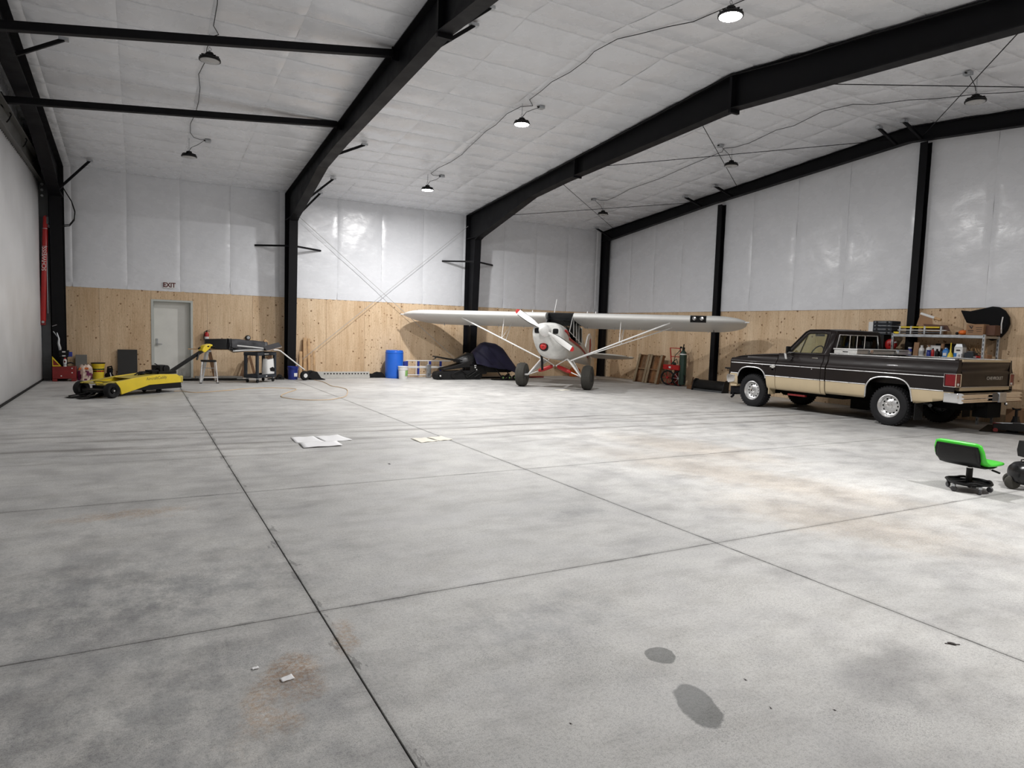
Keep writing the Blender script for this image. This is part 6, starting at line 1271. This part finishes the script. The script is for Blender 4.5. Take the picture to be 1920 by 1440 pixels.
# black cover hung on the wall
co = thing('hung_cover', 'large black cloth cover hanging on the wall above the shelf end', 'cover', (15.66, 7.6, 2.1))
cp_ = [(.52, .27), (.33, .25), (.10, .30), (-.10, .345), (-.22, .33), (-.33, .26), (-.42, .12), (-.44, -.02), (-.40, -.16), (-.30, -.30), (-.15, -.38), (-.02, -.32), (.08, -.05), (.38, .0)]
cc = MB(); n = len(cp_)
for k, (x, sc_) in enumerate(((.05, .97), (-.05, 1.0), (-.10, .90))): cc.v += [(x, .02+(a-.02)*sc_, b*sc_) for a, b in cp_]
for r in range(2): cc.f += [(r*n+j, r*n+(j+1) % n, (r+1)*n+(j+1) % n, (r+1)*n+j) for j in range(n)]
cc.f += [tuple(range(n)), tuple(2*n+j for j in range(n))]; cc.m = [0]*len(cc.f)
cc.build('cloth', M['blackfab'], co, bevel=.02); MB().tube([(-.11, -.34, .12), (-.12, -.33, -.02), (-.11, -.33, -.12), (-.12, -.34, -.22)], .012, 6).build('draw_cord', M['plastwhite'], co); MB().sph((-.12, -.32, -.15), (.025, .03, .03)).build('cord_knot', M['plastwhite'], co)
# black organiser stack and red reel left of the shelf
lt = thing('low_cabinet', 'dark cabinet against the wall behind the pickup cab', 'cabinet', (15.40, 9.85, 0)); MB().box(-.22, .22, -.32, .40, 0, 1.80).build('cabinet_body', M['black'], lt, bevel=.01); MB().box(-.226, -.22, -.30, .38, .05, 1.60).build('door_panel', M['wornblack'], lt, bevel=.004)
for k in range(4):
    o = thing('organiser_case', ('lowest', 'second lowest', 'second highest', 'topmost')[k]+' black parts organiser case in the stack behind the cab', 'case', (15.36, 9.62, 1.802+.082*k), 0, 'black organiser cases'); MB().box(-.17, .17, -.26, .20, 0, .078).build('case_body', M['charcoal'], o, bevel=.008); MB().box(-.176, -.171, -.22, .16, .045, .052).build('case_seam', M['zinc'], o)
    for y in (-.15, .1): MB().box(-.182, -.172, y-.02, y+.02, .02, .06).build('latch', M['black'], o, bevel=.002)
gb_ = thing('switch_box', 'pale grey box standing left of the black organiser cases', 'box', (15.28, 9.89, 1.802)); MB().box(-.06, .06, -.06, .06, .04, .30).build('box_body', M['plastwhite'], gb_, bevel=.008); MB().box(-.05, .05, -.05, .05, 0, .04).build('base', M['black'], gb_)
cl = MB(); 
for k in range(9): 
    r = random.Random(k); y = 10.0+.25*r.random(); cl.tube([(15.3, y, 1.81), (15.28+.05*r.random(), y+.05, 1.86+.06*r.random()), (15.3, y+.10*r.random(), 1.83)], .012, 6)
tag(cl.build('tool_clutter', M['wornblack']), 'tangle of dark hand tools left of the pale grey box', 'tools', kind='stuff')
rr2 = thing('hose_reel', 'round red reel mounted beside the steel shelf', 'reel', (15.30, 9.42, 1.58)); MB().lathe([(.0, -.07), (.04, -.07), (.10, -.06), (.125, -.04), (.13, 0), (.125, .04), (.10, .06), (.0, .07)], axis=(1, 0, 0), n=28).build('reel_drum', M['red'], rr2); MB().lathe([(.0, -.10), (.02, -.10), (.022, -.06)], axis=(1, 0, 0), n=10).build('hub_knob', M['red'], rr2); MB().tube([(-.05, -.12, .05), (-.06, -.16, .06)], .018, 8).build('white_nozzle', M['plastwhite'], rr2); MB().box(.02, .07, -.05, .05, -.06, .06).build('bracket', M['black'], rr2)
# low wall carton, jack stand and floor jack right of the truck
fj = thing('floor_jack', 'dark red and black floor jack on the floor behind the pickup', 'jack', (14.35, 6.38, 0), math.radians(-62))
for s in (-1, 1): MB().prism([(-.30, .05), (.42, .05), (.42, .15), (.1, .20), (-.30, .16)], lambda a, b, t: (a, s*t, b), .10, .125).build('side_frame', M['wornblack'], fj, bevel=.004)
MB().box(-.30, -.16, -.10, .10, .06, .17).build('rear_block', M['darkred'], fj, bevel=.01)
MB().box(.0, .42, -.09, .09, .10, .19).build('lift_arm', M['greyvinyl'], fj, bevel=.008); MB().lathe([(.05, 0), (.06, .02), (.045, .03), (.0, .03)], (.34, 0, .19), n=16).build('saddle', M['black'], fj)
for s in (-1, 1):
    MB().lathe([(.0, -.02), (.055, -.02), (.055, .02), (.0, .02)], (.36, s*.14, .055), (0, 1, 0), 16).build('wheel', M['wornblack'], fj); MB().lathe([(.0, -.018), (.04, -.018), (.04, .018), (.0, .018)], (-.26, s*.12, .04), (0, 1, 0), 14).build('caster', M['darkred'], fj)
MB().tube([(-.26, 0, .16), (.7, -.05, .21)], .018, 8).build('jack_handle', M['zinc'], fj)
js = thing('jack_stand', 'small black jack stand standing beside the floor jack', 'stand', (14.55, 6.42, 0)); MB().loft([[(x*k, y*k, z) for x, y in ((-.10, -.10), (.10, -.10), (.10, .10), (-.10, .10))] for z, k in ((0, 1), (.02, 1), (.26, .4), (.30, .38))]).build('stand_base', M['black'], js); MB().box(-.02, .02, -.02, .02, .29, .42).build('ratchet_post', M['black'], js); MB().prism([(-.06, .42), (.06, .42), (.075, .46), (.03, .445), (-.03, .445), (-.075, .46)], lambda a, b, t: (t, a, b), -.025, .025).build('saddle', M['black'], js)
tag(MB().box(-.25, .25, -.30, .30, 0, .38).build('carton', M['cardboard'], loc=(15.35, 6.55, 0), bevel=.006), 'plain brown carton on the floor against the wall behind the jack', 'carton')
dm = thing('rubber_mat', 'worn dark mat under the floor jack behind the pickup', 'mat', (14.7, 6.65, 0), math.radians(20)); MB().box(-.7, .7, -.35, .35, 0, .012).build('mat_sheet', M['wornblack'], dm, bevel=.004)
# ---- green shop stool
so_ = thing('shop_stool', 'rolling shop stool with bright green padded seat and black tray base', 'stool', (8.06, 3.96, 0), math.radians(-94))
M['lime'] = pbr('lime_green_vinyl', (.055, .56, .035), .34, 0, .04, 4.0)
# local: x to the sitter's right side, y forward (seat front), back rest at -y
def seatring(y, z, w, h, tilt, n=20):
    out = []
    for k in range(n):
        a = 2*PI*k/n; c, s_ = math.cos(a), math.sin(a); x = w*math.copysign(abs(c)**.5, c); q = h*math.copysign(abs(s_)**.5, s_)
        out.append((x, y+q*math.sin(tilt), z+q*math.cos(tilt)))
    return out
path = [(-.245, .565, .20, 1.30), (-.242, .55, .245, 1.30), (-.225, .48, .27, 1.25), (-.20, .41, .275, 1.1), (-.165, .36, .275, .7), (-.10, .335, .275, .2), (.0, .33, .272, .02), (.12, .335, .265, -.05), (.20, .333, .24, .05), (.225, .330, .20, .15)]
sm = MB().loft([seatring(y, z, w, .021 if 0 < i < 9 else .012, t) for i, (y, z, w, t) in enumerate(path)])
seat = sm.build('seat', M['lime'], so_, angle=60)
sh2 = MB().loft([seatring(y-.014*math.sin(t)*1.4, z-.022, w*.86, .010, t) for (y, z, w, t) in [(-.25, .53, .235, 1.30), (-.24, .46, .25, 1.25), (-.22, .39, .26, 1.1), (-.175, .34, .26, .7), (-.09, .315, .26, .2), (.05, .31, .255, .02), (.15, .315, .23, -.05)]])
shell = MB().loft([[(sx*.215, -.272, .53), (sx*.235, -.268, .46), (sx*.235, -.245, .38), (sx*.205, -.20, .318)] + [(sx*.205, -.17, .33), (sx*.235, -.22, .39), (sx*.235, -.245, .46), (sx*.215, -.255, .53)] for sx in (-1, -.5, 0, .5, 1)])
sh2.build('seat_pan', M['black'], so_, angle=60); shell.build('back_shell', M['black'], so_, angle=40)
co2 = MB().lathe([(.0, .09), (.032, .09), (.032, .255), (.026, .258), (.018, .26), (.018, .30), (.05, .312), (.0, .312)], n=18); co2.build('column', M['black'], so_)
MB().lathe([(.0265, .256), (.0265, .264), (.018, .266)], n=18).build('collar', M['chrome'], so_)
MB().tube([(.03, .02, .302), (.10, .10, .275), (.155, .16, .245)], .005, 6).build('lever', M['zinc'], so_); MB().tube([(.145, .15, .25), (.20, .205, .222)], .011, 8).build('lever_grip', M['black'], so_)
rim = MB(); R8 = []
for k in range(40):
    a = 2*PI*k/40; r = .215+.012*math.cos(4*a); R8.append((r*math.cos(a), r*math.sin(a), .105+.016*max(0, math.cos(4*a+PI))))
rim.tube(R8, .014, 8, True); rim.build('tray_rim', M['black'], so_)
MB().grid(32, 5, lambda u, v: ((.04+.172*v)*math.cos(2*PI*u), (.04+.172*v)*math.sin(2*PI*u), .10-.028*math.sin(PI*v))).build('tray_dish', M['black'], so_, solid=.006)
hb_ = MB()
for k in range(4): a = PI/4+k*PI/2; hb_.beam((.02*math.cos(a), .02*math.sin(a), .10), (.205*math.cos(a), .205*math.sin(a), .078), .04, .022)
hb_.build('spider_base', M['black'], so_)
for k in range(5):
    a = PI/4+k*2*PI/5; x, y = .205*math.cos(a), .205*math.sin(a)
    c = MB().lathe([(.0, -.013), (.026, -.013), (.031, -.007), (.031, .007), (.026, .013), (.0, .013)], (x, y, .0315), (math.cos(a+.9), math.sin(a+.9), 0), 18); w = c.build('caster', M['greyvinyl'], so_)
    MB().box(x-.014, x+.014, y-.014, y+.014, .055, .085).build('caster_stem', M['zinc'], w, bevel=.003)
# ---- compressor at the right edge
ac = thing('air_compressor', 'black portable air compressor with round tank cut by the right picture edge', 'compressor', (8.71, 3.75, 0), math.radians(-28))
MB().lathe([(.0, -.20), (.05, -.198), (.10, -.18), (.125, -.14), (.13, -.10), (.13, .34), (.125, .38), (.10, .42), (.0, .44)], (.10, 0, .195), (1, 0, 0), 32).build('tank', M['sheen'], ac)
for s in (-1,): 
    for y in (.13,):
        w = MB().lathe([(.0, -.03), (.06, -.03), (.075, -.02), (.078, 0), (.075, .02), (.06, .03), (.0, .03)], (-.05, y, .078), (0, 1, 0), 22); w.lathe([(.0, -.03), (.06, -.03), (.075, -.02), (.078, 0), (.075, .02), (.06, .03), (.0, .03)], (-.05, -y+.0, .078), (0, 1, 0), 22)
MB().lathe([(.0, -.03), (.06, -.03), (.075, -.02), (.078, 0), (.075, .02), (.06, .03), (.0, .03)], (-.07, .02, .078), (.5, 1, 0), 22).build('wheel', M['tundra'], ac); MB().lathe([(.0, -.03), (.06, -.03), (.075, -.02), (.078, 0), (.075, .02), (.06, .03), (.0, .03)], (.05, .20, .078), (.5, 1, 0), 22).build('wheel', M['tundra'], ac)
MB().lathe([(.0, 0), (.028, 0), (.022, .06), (.0, .06)], (.12, -.14, 0), n=12).build('rubber_foot', M['rubber'], ac); MB().tube([(-.05, .02, .078), (.12, -.12, .062), (.3, -.1, .075)], .012, 8).build('foot_bar', M['black'], ac)
MB().tube([(-.02, -.02, .315), (-.02, -.02, .345), (.02, -.02, .35), (.30, -.02, .345)], .007, 6).build('carry_rail', M['black'], ac)
MB().loft([[(.02+.02*(1-k), y*k, z) for y, z in ((-.09, .37), (.09, .37), (.11, .44), (.09, .55), (-.09, .55), (-.11, .44))] for k in (.85, 1)]+[[(.40, y, z) for y, z in ((-.09, .37), (.09, .37), (.11, .44), (.09, .55), (-.09, .55), (-.11, .44))]]).build('motor_shroud', M['black'], ac, bevel=.015)
MB().box(.12, .30, -.06, .06, .31, .38).build('pump_base', M['black'], ac)
